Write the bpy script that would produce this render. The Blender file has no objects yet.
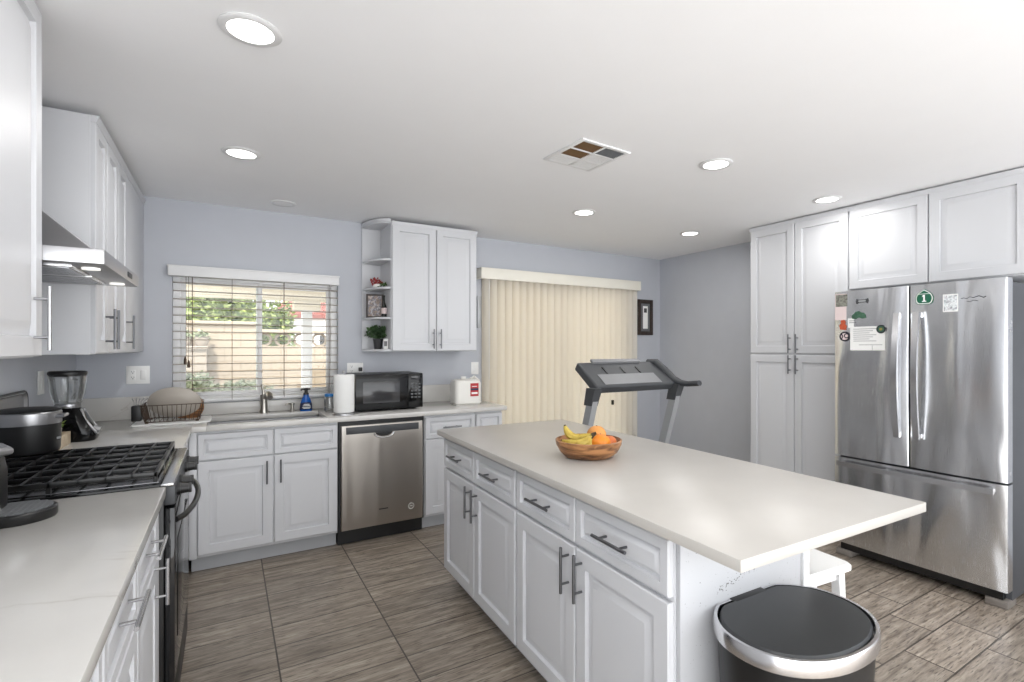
import bpy, bmesh, math, random
from math import sin, cos, pi, radians as R
from mathutils import Vector, Matrix
random.seed(7)
scn = bpy.context.scene
COL = scn.collection
# ------------------------------------------------------------------ camera
cam = bpy.data.cameras.new('camera'); camo = bpy.data.objects.new('camera', cam); COL.objects.link(camo)
camo.location = (0.8265, -4.4132, 1.3978)
camo.rotation_euler = (pi/2, 0, -0.5571)
cam.sensor_width = 36.0; cam.sensor_fit = 'HORIZONTAL'
cam.lens = 510.69*36.0/1024.0
cam.shift_x = -32.84/1024.0; cam.shift_y = 6.594/1024.0
cam.clip_start = 0.02; cam.clip_end = 200
scn.camera = camo
# ------------------------------------------------------------------ world, sun, exposure
w = bpy.data.worlds.new('sky'); scn.world = w; w.use_nodes = True
wn = w.node_tree; wn.nodes.clear()
wo = wn.nodes.new('ShaderNodeOutputWorld'); bg = wn.nodes.new('ShaderNodeBackground')
bg.inputs[0].default_value = (0.97, 0.985, 1.0, 1); bg.inputs[1].default_value = 3.15
wn.links.new(bg.outputs[0], wo.inputs[0])
# sky above the horizon, brighter lower half added to light the ceiling from below
wt = wn.nodes.new('ShaderNodeTexCoord'); ws = wn.nodes.new('ShaderNodeSeparateXYZ'); wr = wn.nodes.new('ShaderNodeValToRGB')
wn.links.new(wt.outputs['Generated'], ws.inputs[0]); wm = wn.nodes.new('ShaderNodeMath'); wm.operation = 'MULTIPLY_ADD'; wm.inputs[1].default_value = .5; wm.inputs[2].default_value = .5
wn.links.new(ws.outputs[2], wm.inputs[0]); wn.links.new(wm.outputs[0], wr.inputs[0]); wn.links.new(wr.outputs[0], bg.inputs[0])
wr.color_ramp.elements[0].position = .47; wr.color_ramp.elements[0].color = (.97, .985, 1.0, 1)
wr.color_ramp.elements[1].position = .52; wr.color_ramp.elements[1].color = (.72, .74, .76, 1)
sun = bpy.data.lights.new('sun', 'SUN'); suno = bpy.data.objects.new('sun', sun); COL.objects.link(suno)
suno.rotation_euler = (R(34), 0, R(-24)); sun.energy = 3.6; sun.angle = R(1.0); sun.color = (1.0, .93, .82)
LAMP_POWER = 2.7
scn.view_settings.view_transform = 'Standard'; scn.view_settings.look = 'None'
scn.view_settings.exposure = 0.64; scn.view_settings.gamma = 1.0
scn.view_settings.use_curve_mapping = False

# ------------------------------------------------------------------ materials
def lin(c):
    c = c/255.0
    return c/12.92 if c <= .04045 else ((c+.055)/1.055)**2.4
def rgb(r, g, b): return (lin(r), lin(g), lin(b), 1)
def nt(name):
    m = bpy.data.materials.new(name); m.use_nodes = True
    n = m.node_tree; b = n.nodes['Principled BSDF']; return m, n, b
def tex(n, typ, scale=(1, 1, 1), coord='Object', **kw):
    tc = n.nodes.new('ShaderNodeTexCoord'); mp = n.nodes.new('ShaderNodeMapping')
    mp.inputs['Scale'].default_value = scale
    n.links.new(tc.outputs[coord], mp.inputs[0])
    t = n.nodes.new(typ); n.links.new(mp.outputs[0], t.inputs['Vector'])
    for k, v in kw.items(): t.inputs[k].default_value = v
    return t
def ramp(n, src, stops):
    r = n.nodes.new('ShaderNodeValToRGB'); e = r.color_ramp.elements
    e[0].position, e[0].color = stops[0]; e[1].position, e[1].color = stops[-1]
    for p, c in stops[1:-1]:
        x = e.new(p); x.color = c
    n.links.new(src, r.inputs[0]); return r
def bump(n, b, src, strength=.2, dist=.002):
    u = n.nodes.new('ShaderNodeBump'); u.inputs['Strength'].default_value = strength; u.inputs['Distance'].default_value = dist
    n.links.new(src, u.inputs['Height']); n.links.new(u.outputs[0], b.inputs['Normal']); return u
def mixc(n, a, bb, fac):
    m = n.nodes.new('ShaderNodeMix'); m.data_type = 'RGBA'
    for sock, v in ((m.inputs[6], a), (m.inputs[7], bb), (m.inputs[0], fac)):
        if hasattr(v, 'is_output'): n.links.new(v, sock)
        else: sock.default_value = v
    return m.outputs[2]
def plain(name, col, rough=.5, metal=0, var=.05, scale=6, bmp=0, bscale=80, **kw):
    m, n, b = nt(name)
    t = tex(n, 'ShaderNodeTexNoise', Scale=scale, Detail=3.0)
    c2 = tuple(min(1, c*(1-var)) for c in col[:3])+(1,)
    r = ramp(n, t.outputs['Fac'], [(.3, c2), (.7, col)])
    n.links.new(r.outputs[0], b.inputs['Base Color'])
    b.inputs['Roughness'].default_value = rough; b.inputs['Metallic'].default_value = metal
    for k, v in kw.items(): b.inputs[k].default_value = v
    if bmp:
        t2 = tex(n, 'ShaderNodeTexNoise', Scale=bscale, Detail=2.0); bump(n, b, t2.outputs['Fac'], bmp)
    return m
def steel(name, col, rough, sx=(1, 1, 60), wave=.0, wscale=(3, 3, .6)):
    m, n, b = nt(name)
    t = tex(n, 'ShaderNodeTexNoise', scale=sx, Scale=12.0, Detail=2.0)
    r = ramp(n, t.outputs['Fac'], [(.3, (rough*.94,)*3+(1,)), (.7, (rough*1.06,)*3+(1,))])
    n.links.new(r.outputs[0], b.inputs['Roughness'])
    b.inputs['Base Color'].default_value = col; b.inputs['Metallic'].default_value = 1
    if wave:
        t2 = tex(n, 'ShaderNodeTexNoise', scale=wscale, Scale=2.2, Detail=1.0, Distortion=.6)
        bump(n, b, t2.outputs['Fac'], wave, .05)
    return m
M = {}
M['wall'] = plain('wall_paint', rgb(188, 191, 198), .6, var=.03, bmp=.15, bscale=150)
M['ceiling'] = plain('ceiling_paint', rgb(247, 247, 248), .85, var=.01, bmp=.1, bscale=100)
M['cab'] = plain('cabinet_paint', rgb(206, 207, 210), .4, var=.015, scale=3)
M['cabdark'] = plain('cabinet_toe', rgb(176, 178, 181), .5)
M['slat'] = plain('backlit_slat', rgb(176, 167, 158), .5)  # white slats, backlit shade put into a darker grey-brown colour
M['window_white'] = plain('window_vinyl', rgb(250, 250, 250), .35, var=.01)
M['white'] = plain('white_trim', rgb(228, 228, 228), .4, var=.02)
M['plastic_w'] = plain('white_plastic', rgb(238, 238, 236), .3, var=.01)
M['pull'] = plain('steel_pull', rgb(120, 121, 124), .32, 1, var=.1)
M['pull_bright'] = plain('bright_pull', rgb(190, 190, 192), .25, 1, var=.05)
M['fridge'] = steel('fridge_steel', rgb(214, 215, 217), .26, (60, 1, 1), .9, (2.3, 1, .45))
M['dw'] = steel('dishwasher_steel', rgb(178, 172, 165), .3, (60, 1, 1), .12, (2.6, 1, .5))
M['steel'] = steel('brushed_steel', rgb(190, 190, 192), .36, (1, 1, 40))
M['fsteel'] = steel('smooth_steel', rgb(215, 215, 217), .22, (1, 30, 1))
M['nickel'] = plain('brushed_nickel', rgb(180, 176, 168), .3, 1)
M['grey_side'] = plain('fridge_side', rgb(70, 72, 76), .5, 0, bmp=.2, bscale=200)
M['black'] = plain('black_plastic', rgb(18, 18, 19), .4, var=.2)
M['gloss_black'] = plain('gloss_black', rgb(12, 12, 13), .1, var=.1, **{'Specular IOR Level': .3})
M['iron'] = plain('cast_iron', rgb(12, 12, 13), .3, var=.2, bmp=.15, bscale=300)
M['cooktop_steel'] = plain('dark_cooktop_steel', rgb(110, 110, 112), .25, 1)
M['darkgap'] = plain('dark_gap', rgb(25, 25, 26), .7)
M['charcoal'] = plain('charcoal_plastic', rgb(66, 68, 71), .5, var=.1)
M['silverplastic'] = plain('silver_plastic', rgb(172, 174, 176), .38, .3)
M['cream'] = plain('cream_slats', rgb(236, 229, 214), .5)
M['valance'] = plain('valance_cream', rgb(236, 232, 220), .5, var=.02)
def mat_vane():
    m, n, b = nt('vane_vinyl')
    b.inputs['Base Color'].default_value = rgb(252, 250, 245); b.inputs['Roughness'].default_value = .5
    tr = n.nodes.new('ShaderNodeBsdfTranslucent'); tr.inputs[0].default_value = rgb(252, 248, 240)
    mx = n.nodes.new('ShaderNodeMixShader'); mx.inputs[0].default_value = .72
    n.links.new(b.outputs[0], mx.inputs[1]); n.links.new(tr.outputs[0], mx.inputs[2])
    n.links.new(mx.outputs[0], n.nodes['Material Output'].inputs[0]); return m
M['vane'] = mat_vane()
def mat_glass(name='window_glass', tint=(.97, .99, .98, 1), refl=.08):
    m, n, b = nt(name)
    n.nodes.remove(b)
    t = n.nodes.new('ShaderNodeBsdfTransparent'); t.inputs[0].default_value = tint
    g = n.nodes.new('ShaderNodeBsdfGlossy'); g.inputs['Roughness'].default_value = .02
    lw = n.nodes.new('ShaderNodeLayerWeight'); lw.inputs[0].default_value = .25
    ma = n.nodes.new('ShaderNodeMath'); ma.operation = 'MULTIPLY_ADD'; ma.inputs[1].default_value = .6; ma.inputs[2].default_value = refl*.3
    n.links.new(lw.outputs['Fresnel'], ma.inputs[0])
    mx = n.nodes.new('ShaderNodeMixShader'); n.links.new(ma.outputs[0], mx.inputs[0])
    n.links.new(t.outputs[0], mx.inputs[1]); n.links.new(g.outputs[0], mx.inputs[2])
    n.links.new(mx.outputs[0], n.nodes['Material Output'].inputs[0]); return m
M['glass'] = mat_glass()
M['jarglass'] = mat_glass('jar_glass', (.975, .98, .98, 1), .35)
def mat_quartz(name, base, vein, rough=.14):
    m, n, b = nt(name)
    t = tex(n, 'ShaderNodeTexNoise', Scale=1.3, Detail=6.0, Distortion=1.2)
    s = n.nodes.new('ShaderNodeMath'); s.operation = 'SUBTRACT'; s.inputs[1].default_value = .5; n.links.new(t.outputs['Fac'], s.inputs[0])
    a = n.nodes.new('ShaderNodeMath'); a.operation = 'ABSOLUTE'; n.links.new(s.outputs[0], a.inputs[0])
    r = ramp(n, a.outputs[0], [(.0, (1, 1, 1, 1)), (.004, (.3, .3, .3, 1)), (.012, (0, 0, 0, 1))])
    t2 = tex(n, 'ShaderNodeTexNoise', Scale=2.5, Detail=1.0)
    r2 = ramp(n, t2.outputs['Fac'], [(.5, (0, 0, 0, 1)), (.68, (.55, .55, .55, 1))])
    mu = n.nodes.new('ShaderNodeMath'); mu.operation = 'MULTIPLY'
    n.links.new(r.outputs[0], mu.inputs[0]); n.links.new(r2.outputs[0], mu.inputs[1])
    t3 = tex(n, 'ShaderNodeTexNoise', Scale=5, Detail=4.0)
    c3 = tuple(c*.95 for c in base[:3])+(1,)
    r3 = ramp(n, t3.outputs['Fac'], [(.35, c3), (.65, base)])
    n.links.new(mixc(n, r3.outputs[0], vein, mu.outputs[0]), b.inputs['Base Color'])
    b.inputs['Roughness'].default_value = rough; return m
M['quartz'] = mat_quartz('veined_quartz', rgb(205, 203, 199), rgb(172, 165, 158))
M['quartz_island'] = mat_quartz('cream_quartz', rgb(187, 183, 177), rgb(190, 184, 174), .33)
def mat_floor():
    m, n, b = nt('wood_look_tile')
    tc = n.nodes.new('ShaderNodeTexCoord'); sp = n.nodes.new('ShaderNodeSeparateXYZ'); n.links.new(tc.outputs['Object'], sp.inputs[0])
    def ma(op, a, bb=None, c=None):
        k = n.nodes.new('ShaderNodeMath'); k.operation = op
        for i, v in enumerate((a, bb, c)):
            if v is None: continue
            if hasattr(v, 'is_output'): n.links.new(v, k.inputs[i])
            else: k.inputs[i].default_value = v
        return k.outputs[0]
    X, Y = sp.outputs[0], sp.outputs[1]
    ry = ma('DIVIDE', ma('ADD', Y, 2.9+19.5), .195)
    row = ma('FLOOR', ry); fy = ma('FRACT', ry)
    right = ma('GREATER_THAN', X, 3.0)
    wn1 = n.nodes.new('ShaderNodeTexWhiteNoise'); wn1.noise_dimensions = '1D'; n.links.new(row, wn1.inputs['W'])
    off = ma('MULTIPLY', ma('MULTIPLY', wn1.outputs['Value'], right), 1.0)
    rx = ma('ADD', ma('DIVIDE', ma('ADD', X, 9.9-1.02), .495), off)
    ix = ma('FLOOR', rx); fx = ma('FRACT', rx)
    def edge(f, wd):
        lo = ma('LESS_THAN', f, wd); hi = ma('GREATER_THAN', f, 1-wd); return ma('MAXIMUM', lo, hi)
    gx = edge(fx, .0068); gy = edge(fy, .019)
    # some plank joints are tight and hardly show
    cb = n.nodes.new('ShaderNodeCombineXYZ'); n.links.new(ix, cb.inputs[0]); n.links.new(row, cb.inputs[1])
    wn2 = n.nodes.new('ShaderNodeTexWhiteNoise'); wn2.noise_dimensions = '2D'; n.links.new(cb.outputs[0], wn2.inputs['Vector'])
    pv = wn2.outputs['Value']
    gyw = ma('MULTIPLY', gy, ma('MULTIPLY_ADD', pv, .3, .7))
    g = ma('MAXIMUM', gx, gyw)
    # grain, stretched along the plank, shifted per plank
    cv = n.nodes.new('ShaderNodeCombineXYZ')
    n.links.new(ma('ADD', ma('MULTIPLY', X, 4.5), ma('MULTIPLY', pv, 31.0)), cv.inputs[0]); n.links.new(ma('MULTIPLY', Y, 42.0), cv.inputs[1]); n.links.new(pv, cv.inputs[2])
    gr = n.nodes.new('ShaderNodeTexNoise'); gr.inputs['Scale'].default_value = 1.0; gr.inputs['Detail'].default_value = 7.0; gr.inputs['Roughness'].default_value = .65
    gr.inputs['Distortion'].default_value = .5
    n.links.new(cv.outputs[0], gr.inputs['Vector'])
    r = ramp(n, gr.outputs['Fac'], [(.28, rgb(98, 89, 79)), (.43, rgb(132, 121, 109)), (.55, rgb(154, 143, 130)), (.70, rgb(180, 170, 156))])
    cv2 = n.nodes.new('ShaderNodeCombineXYZ')
    n.links.new(ma('ADD', ma('MULTIPLY', X, 14.0), ma('MULTIPLY', pv, 17.0)), cv2.inputs[0]); n.links.new(ma('MULTIPLY', Y, 130.0), cv2.inputs[1])
    g2 = n.nodes.new('ShaderNodeTexNoise'); g2.inputs['Scale'].default_value = 1.0; g2.inputs['Detail'].default_value = 4.0; n.links.new(cv2.outputs[0], g2.inputs['Vector'])
    cr = ramp(n, g2.outputs['Fac'], [(.56, (0, 0, 0, 1)), (.66, (.8, .8, .8, 1))])
    c1 = mixc(n, r.outputs[0], rgb(80, 70, 62), cr.outputs[0])
    tone = ma('MULTIPLY_ADD', pv, .24, .86)
    hs = n.nodes.new('ShaderNodeHueSaturation'); n.links.new(c1, hs.inputs['Color']); n.links.new(tone, hs.inputs['Value'])
    n.links.new(mixc(n, hs.outputs[0], rgb(62, 54, 48), g), b.inputs['Base Color'])
    b.inputs['Roughness'].default_value = .33
    hh = ma('SUBTRACT', ma('MULTIPLY', gr.outputs['Fac'], .5), g)
    bump(n, b, hh, .35, .002)
    return m
M['floor'] = mat_floor()
def mat_wood(name, c1, c2, sc=(1, 1, 8), s=6, rough=.4):
    m, n, b = nt(name)
    t = tex(n, 'ShaderNodeTexNoise', scale=sc, Scale=s, Detail=5.0, Distortion=1.0)
    r = ramp(n, t.outputs['Fac'], [(.35, c1), (.62, c2)])
    n.links.new(r.outputs[0], b.inputs['Base Color']); b.inputs['Roughness'].default_value = rough; return m
M['bowlwood'] = mat_wood('olive_wood', rgb(84, 48, 26), rgb(182, 130, 84), (1, 1, 5), 9, .35)
M['palewood'] = mat_wood('pale_wood', rgb(190, 172, 146), rgb(212, 196, 172), (6, 1, 6), 5, .6)
M['darkwood'] = mat_wood('dark_frame_wood', rgb(36, 28, 24), rgb(58, 46, 40), (6, 1, 6), 8, .4)
M['brownvent'] = plain('rusty_duct', rgb(120, 92, 62), .8, var=.3)
M['greyvent'] = plain('grey_duct', rgb(110, 112, 114), .8, var=.2)
def mat_leaf(name, a, c):
    m, n, b = nt(name)
    t = tex(n, 'ShaderNodeTexNoise', Scale=9.0, Detail=3.0)
    r = ramp(n, t.outputs['Fac'], [(.35, a), (.65, c)])
    n.links.new(r.outputs[0], b.inputs['Base Color']); b.inputs['Roughness'].default_value = .55; return m
M['leaf_out'] = mat_leaf('hedge_leaf', rgb(74, 92, 50), rgb(150, 160, 92))
M['leaf_low'] = mat_leaf('shrub_leaf', rgb(110, 122, 92), rgb(182, 186, 160))
M['leaf_in'] = mat_leaf('pot_leaf', rgb(38, 62, 34), rgb(80, 112, 66))
M['leaf_succ'] = mat_leaf('succulent_leaf', rgb(84, 108, 50), rgb(140, 160, 80))
def mat_block(name, c, mortar, sc, bw=.4, rh=.2):
    m, n, b = nt(name)
    tc = n.nodes.new('ShaderNodeTexCoord'); mp = n.nodes.new('ShaderNodeMapping'); mp.inputs['Rotation'].default_value = (pi/2, 0, 0)
    n.links.new(tc.outputs['Object'], mp.inputs[0])
    t = n.nodes.new('ShaderNodeTexBrick'); n.links.new(mp.outputs[0], t.inputs['Vector'])
    t.inputs['Color1'].default_value = c; t.inputs['Color2'].default_value = tuple(x*.9 for x in c[:3])+(1,)
    t.inputs['Mortar'].default_value = mortar; t.inputs['Scale'].default_value = sc; t.inputs['Mortar Size'].default_value = .008
    t.inputs['Brick Width'].default_value = bw; t.inputs['Row Height'].default_value = rh
    n.links.new(t.outputs['Color'], b.inputs['Base Color']); b.inputs['Roughness'].default_value = .9; return m
M['fence'] = mat_block('tan_block', rgb(168, 153, 137), rgb(146, 130, 114), 1.0)
M['stucco_grey'] = plain('grey_stucco', rgb(160, 148, 138), .9)
M['stucco_white'] = plain('white_stucco', rgb(220, 220, 224), .9)
M['patio'] = plain('patio_concrete', rgb(205, 200, 192), .9, bmp=.2)
M['coverwood'] = plain('cover_paint', rgb(226, 216, 200), .8, var=.08)
M['redroof'] = plain('red_roof', rgb(120, 66, 58), .9, var=.2, scale=12)
M['orange'] = plain('orange_peel', rgb(240, 140, 30), .4, var=.2, bmp=.4, bscale=160)
M['peach'] = plain('peach_skin', rgb(232, 160, 84), .6, var=.25, scale=14)
M['red_fruit'] = plain('red_fruit_skin', rgb(222, 120, 60), .45, var=.3, scale=20)
def mat_banana():
    m, n, b = nt('banana_skin')
    t = tex(n, 'ShaderNodeTexNoise', Scale=25.0, Detail=4.0)
    r = ramp(n, t.outputs['Fac'], [(.3, rgb(140, 112, 40)), (.45, rgb(190, 164, 66)), (.7, rgb(212, 190, 100))])
    n.links.new(r.outputs[0], b.inputs['Base Color']); b.inputs['Roughness'].default_value = .5; return m
M['banana'] = mat_banana()
M['banana_tip'] = plain('banana_stem', rgb(70, 56, 32), .7)
M['bluesoap'] = plain('blue_soap', rgb(28, 92, 176), .15, var=.1)
M['bluecap'] = plain('blue_cap', rgb(50, 130, 200), .35)
M['label_dark'] = plain('dark_label', rgb(24, 34, 70), .4)
M['label_red'] = plain('red_label', rgb(190, 40, 46), .5, var=.25, scale=60)
M['paper'] = plain('paper', rgb(238, 238, 236), .8, var=.04, bmp=.3, bscale=60)
M['jugplastic'] = plain('milky_jug', rgb(232, 230, 224), .35, var=.03)
M['taupe'] = plain('taupe_ceramic', rgb(176, 168, 158), .4, var=.06)
M['wiredark'] = plain('dark_wire', rgb(84, 70, 60), .45, .6)
M['mwscreen'] = plain('microwave_door_glass', rgb(58, 58, 60), .12, var=.1)
M['greypot'] = plain('dark_pot', rgb(52, 52, 54), .6)
M['screen_grey'] = plain('console_display', rgb(128, 129, 131), .5, 0)
M['green_sign'] = plain('green_enamel', rgb(22, 96, 70), .35)
M['pure_white'] = plain('white_enamel', rgb(242, 242, 240), .4, var=0)
def mottled(name, cols, s=40):
    m, n, b = nt(name)
    t = tex(n, 'ShaderNodeTexVoronoi', Scale=s)
    k = len(cols); r = ramp(n, t.outputs['Distance'], [(i/(k-1)*.6+.1, c) for i, c in enumerate(cols)])
    t2 = tex(n, 'ShaderNodeTexNoise', Scale=s*.7, Detail=2.0)
    r2 = ramp(n, t2.outputs['Fac'], [(.3+i/(k-1)*.4, c) for i, c in enumerate(cols)])
    n.links.new(mixc(n, r.outputs[0], r2.outputs[0], .7), b.inputs['Base Color']); b.inputs['Roughness'].default_value = .4; return m
M['photo_people'] = mottled('family_photo', [rgb(40, 40, 48), rgb(160, 140, 124), rgb(84, 84, 100), rgb(220, 216, 212)], 45)
M['photo_land'] = mottled('landscape_photo', [rgb(70, 76, 60), rgb(150, 150, 140), rgb(60, 54, 48)], 50)
M['photo_bw'] = mottled('grey_photo', [rgb(30, 34, 40), rgb(190, 196, 200), rgb(236, 240, 240), rgb(110, 90, 110)], 60)
M['bushmagnet'] = mottled('green_magnet', [rgb(30, 60, 46), rgb(80, 120, 96)], 80)
M['pinkpaper'] = plain('pink_paper', rgb(226, 208, 206), .7)
M['redfigure'] = plain('red_magnet', rgb(206, 92, 56), .5, var=.4, scale=60)
M['ring_black'] = plain('sticker_black', rgb(30, 26, 40), .5)
M['ink'] = plain('grey_ink', rgb(120, 120, 122), .6)
M['lidblack'] = plain('lid_black', rgb(46, 48, 50), .38, var=.1)
def mat_scuffed():
    m, n, b = nt('scuffed_paint')
    tc = n.nodes.new('ShaderNodeTexCoord'); sp = n.nodes.new('ShaderNodeSeparateXYZ'); n.links.new(tc.outputs['Object'], sp.inputs[0])
    def ma(op, a, bb=0.0):
        k = n.nodes.new('ShaderNodeMath'); k.operation = op
        for i, v in enumerate((a, bb)):
            if hasattr(v, 'is_output'): n.links.new(v, k.inputs[i])
            else: k.inputs[i].default_value = v
        return k.outputs[0]
    x, z = sp.outputs[0], sp.outputs[2]
    line = ma('ADD', ma('MULTIPLY', x, .2), .655)                    # rim height the can rubs at
    d = ma('ABSOLUTE', ma('SUBTRACT', z, line))
    near = ma('MAXIMUM', ma('SUBTRACT', 1.0, ma('MULTIPLY', d, 45.0)), 0.0)
    side = ma('LESS_THAN', ma('ABSOLUTE', ma('SUBTRACT', x, .31)), .11)
    t = tex(n, 'ShaderNodeTexNoise', scale=(1, 1, 1.4), Scale=130.0, Detail=3.0)
    f = ma('GREATER_THAN', ma('ADD', t.outputs['Fac'], ma('MULTIPLY', ma('MULTIPLY', near, side), .16)), .71)
    n.links.new(mixc(n, rgb(186, 187, 190), rgb(96, 94, 92), f), b.inputs['Base Color']); b.inputs['Roughness'].default_value = .4; return m
M['scuffed'] = mat_scuffed()
M['footgrey'] = plain('foot_plastic', rgb(118, 112, 106), .5)
M['gold'] = plain('dull_gold', rgb(170, 150, 80), .4, .5)
M['scuff'] = plain('scuff_mark', rgb(110, 108, 108), .8, var=.4, scale=80)
M['flower_red'] = plain('red_petals', rgb(170, 60, 60), .6, var=.4, scale=60)
M['tray_steel'] = plain('tray_metal', rgb(170, 170, 172), .3, .9)
M['bottle_green'] = plain('dark_bottle', rgb(24, 26, 24), .12)
M['oven_glass'] = plain('oven_glass', rgb(22, 22, 24), .06, var=.05)

def mat_emit(name, col, s):
    m, n, b = nt(name); b.inputs['Emission Color'].default_value = col; b.inputs['Emission Strength'].default_value = s
    b.inputs['Base Color'].default_value = (.9, .9, .9, 1); return m
M['led'] = mat_emit('led_diffuser', (1, .98, .95, 1), 4.0)
M['hoodled'] = mat_emit('hood_lamp', (1, .97, .9, 1), .5)

# ------------------------------------------------------------------ mesh helpers
class B:
    """one mesh under construction"""
    def __init__(s): s.bm = bmesh.new(); s.T = None
    def _done(s, vs, mi):
        if s.T is not None: bmesh.ops.transform(s.bm, matrix=s.T, verts=vs)
        if mi:
            fs = set()
            for v in vs: fs.update(v.link_faces)
            for f in fs: f.material_index = mi
    def box(s, x0, x1, y0, y1, z0, z1, bev=0, mi=0, seg=2):
        r = bmesh.ops.create_cube(s.bm, size=1.0); vs = r['verts']
        for v in vs: v.co = Vector(((x0+x1)/2+v.co.x*(x1-x0), (y0+y1)/2+v.co.y*(y1-y0), (z0+z1)/2+v.co.z*(z1-z0)))
        if bev > 0:
            es = set(); [es.update(v.link_edges) for v in vs]
            rr = bmesh.ops.bevel(s.bm, geom=list(es), offset=bev, segments=seg, affect='EDGES', profile=.5)
            vs = list({v for f in rr['faces'] for v in f.verts} | {v for v in vs if v.is_valid})
        s._done(vs, mi); return s
    def quad(s, pts, mi=0):
        vs = [s.bm.verts.new(Vector(p)) for p in pts]; s.bm.faces.new(vs); s._done(vs, mi); return s
    def rings(s, rings, close=True, cap0=True, cap1=True, mi=0):
        L = [[s.bm.verts.new(Vector(p)) for p in r] for r in rings]; n = len(L[0])
        for a, b in zip(L, L[1:]):
            for i in range(n if close else n-1):
                j = (i+1) % n; s.bm.faces.new((a[i], a[j], b[j], b[i]))
        if cap0: s.bm.faces.new(list(reversed(L[0])))
        if cap1: s.bm.faces.new(L[-1])
        vs = [v for r in L for v in r]; s._done(vs, mi); return s
    def lathe(s, prof, c=(0, 0, 0), seg=32, mi=0, sx=1, sy=1, cap0=True, cap1=True):
        return s.rings([[(c[0]+r*sx*cos(2*pi*i/seg), c[1]+r*sy*sin(2*pi*i/seg), c[2]+z) for i in range(seg)] for r, z in prof], mi=mi, cap0=cap0, cap1=cap1)
    def tube(s, pts, r, seg=10, mi=0, closed=False, flat=1.0, upv=None):
        P = [Vector(p) for p in pts]; n = len(P); rs = r if isinstance(r, (list, tuple)) else [r]*n
        out = []; prev = None
        for i, p in enumerate(P):
            if closed: d = (P[(i+1) % n]-P[i-1]).normalized()
            else: d = (P[min(i+1, n-1)]-P[max(i-1, 0)]).normalized()
            if prev is None:
                a = Vector(upv) if upv else (Vector((0, 0, 1)) if abs(d.z) < .9 else Vector((1, 0, 0)))
            else: a = prev
            u = (a-d*a.dot(d)).normalized(); prev = u; v = d.cross(u)
            out.append([p+(u*cos(2*pi*k/seg)*flat+v*sin(2*pi*k/seg))*rs[i] for k in range(seg)])
        if closed: out.append(out[0][:]); return s.rings(out, cap0=False, cap1=False, mi=mi)
        return s.rings(out, mi=mi)
    def cyl(s, p0, p1, r, seg=16, mi=0, r2=None): return s.tube([p0, p1], [r, r if r2 is None else r2], seg, mi)
    def prism(s, poly, z0, z1, mi=0): return s.rings([[(x, y, z0) for x, y in poly], [(x, y, z1) for x, y in poly]], mi=mi)
    def prism_bev(s, poly, z0, z1, b=.004, mi=0):
        c = Vector((sum(p[0] for p in poly)/len(poly), sum(p[1] for p in poly)/len(poly)))
        def sh(d): 
            o = []
            for x, y in poly:
                v = Vector((x, y))-c; l = v.length; v = c+v*(max(l-d, 0)/l); o.append((v.x, v.y))
            return o
        return s.rings([[(x, y, z) for x, y in sh(d)] for d, z in ((b, z0), (0, z0+b), (0, z1-b), (b, z1))], mi=mi)
    def sph(s, c, r, mi=0, u=20, v=12, sc=(1, 1, 1)):
        rr = bmesh.ops.create_uvsphere(s.bm, u_segments=u, v_segments=v, radius=r); vs = rr['verts']
        for q in vs: q.co = Vector((c[0]+q.co.x*sc[0], c[1]+q.co.y*sc[1], c[2]+q.co.z*sc[2]))
        s._done(vs, mi); return s
def finish(bm, name):
    bmesh.ops.recalc_face_normals(bm, faces=bm.faces[:])
    me = bpy.data.meshes.new(name); bm.to_mesh(me); bm.free(); return me
def obj(name, b, mats, parent=None, loc=(0, 0, 0), rotz=0, smooth=True, recalc=True):
    if recalc: bmesh.ops.recalc_face_normals(b.bm, faces=b.bm.faces[:])
    me = bpy.data.meshes.new(name); b.bm.to_mesh(me); b.bm.free()
    if not isinstance(mats, (list, tuple)): mats = [mats]
    for m in mats: me.materials.append(M[m] if isinstance(m, str) else m)
    if smooth and len(me.polygons):
        me.polygons.foreach_set('use_smooth', [True]*len(me.polygons)); me.set_sharp_from_angle(angle=R(38))
    o = bpy.data.objects.new(name, me); COL.objects.link(o); o.parent = parent
    o.location = loc; o.rotation_euler = (0, 0, rotz); return o
def thing(name, label, cat, loc=(0, 0, 0), rotz=0, group=None):
    o = bpy.data.objects.new(name, None); COL.objects.link(o); o.empty_display_size = .05
    o.location = loc; o.rotation_euler = (0, 0, rotz); o['label'] = label; o['category'] = cat
    if group: o['group'] = group
    return o
def tag(o, label, cat, group=None):
    o['label'] = label; o['category'] = cat
    if group: o['group'] = group
    return o
def struct(o, label=None):
    o['kind'] = 'structure'
    if label: o['label'] = label; 
    return o
def copy_thing(root, loc, rotz, label, group=None):
    r = root.copy(); COL.objects.link(r); r.location = loc; r.rotation_euler = (0, 0, rotz); r['label'] = label
    if group: r['group'] = group
    for ch in list(root.children):
        c = ch.copy(); COL.objects.link(c); c.parent = r
        for g in list(ch.children):
            d = g.copy(); COL.objects.link(d); d.parent = c
    return r

H = 2.436; WX = 5.181; T = .14
YR = -6.2      # how far the great room behind the camera is built
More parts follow.
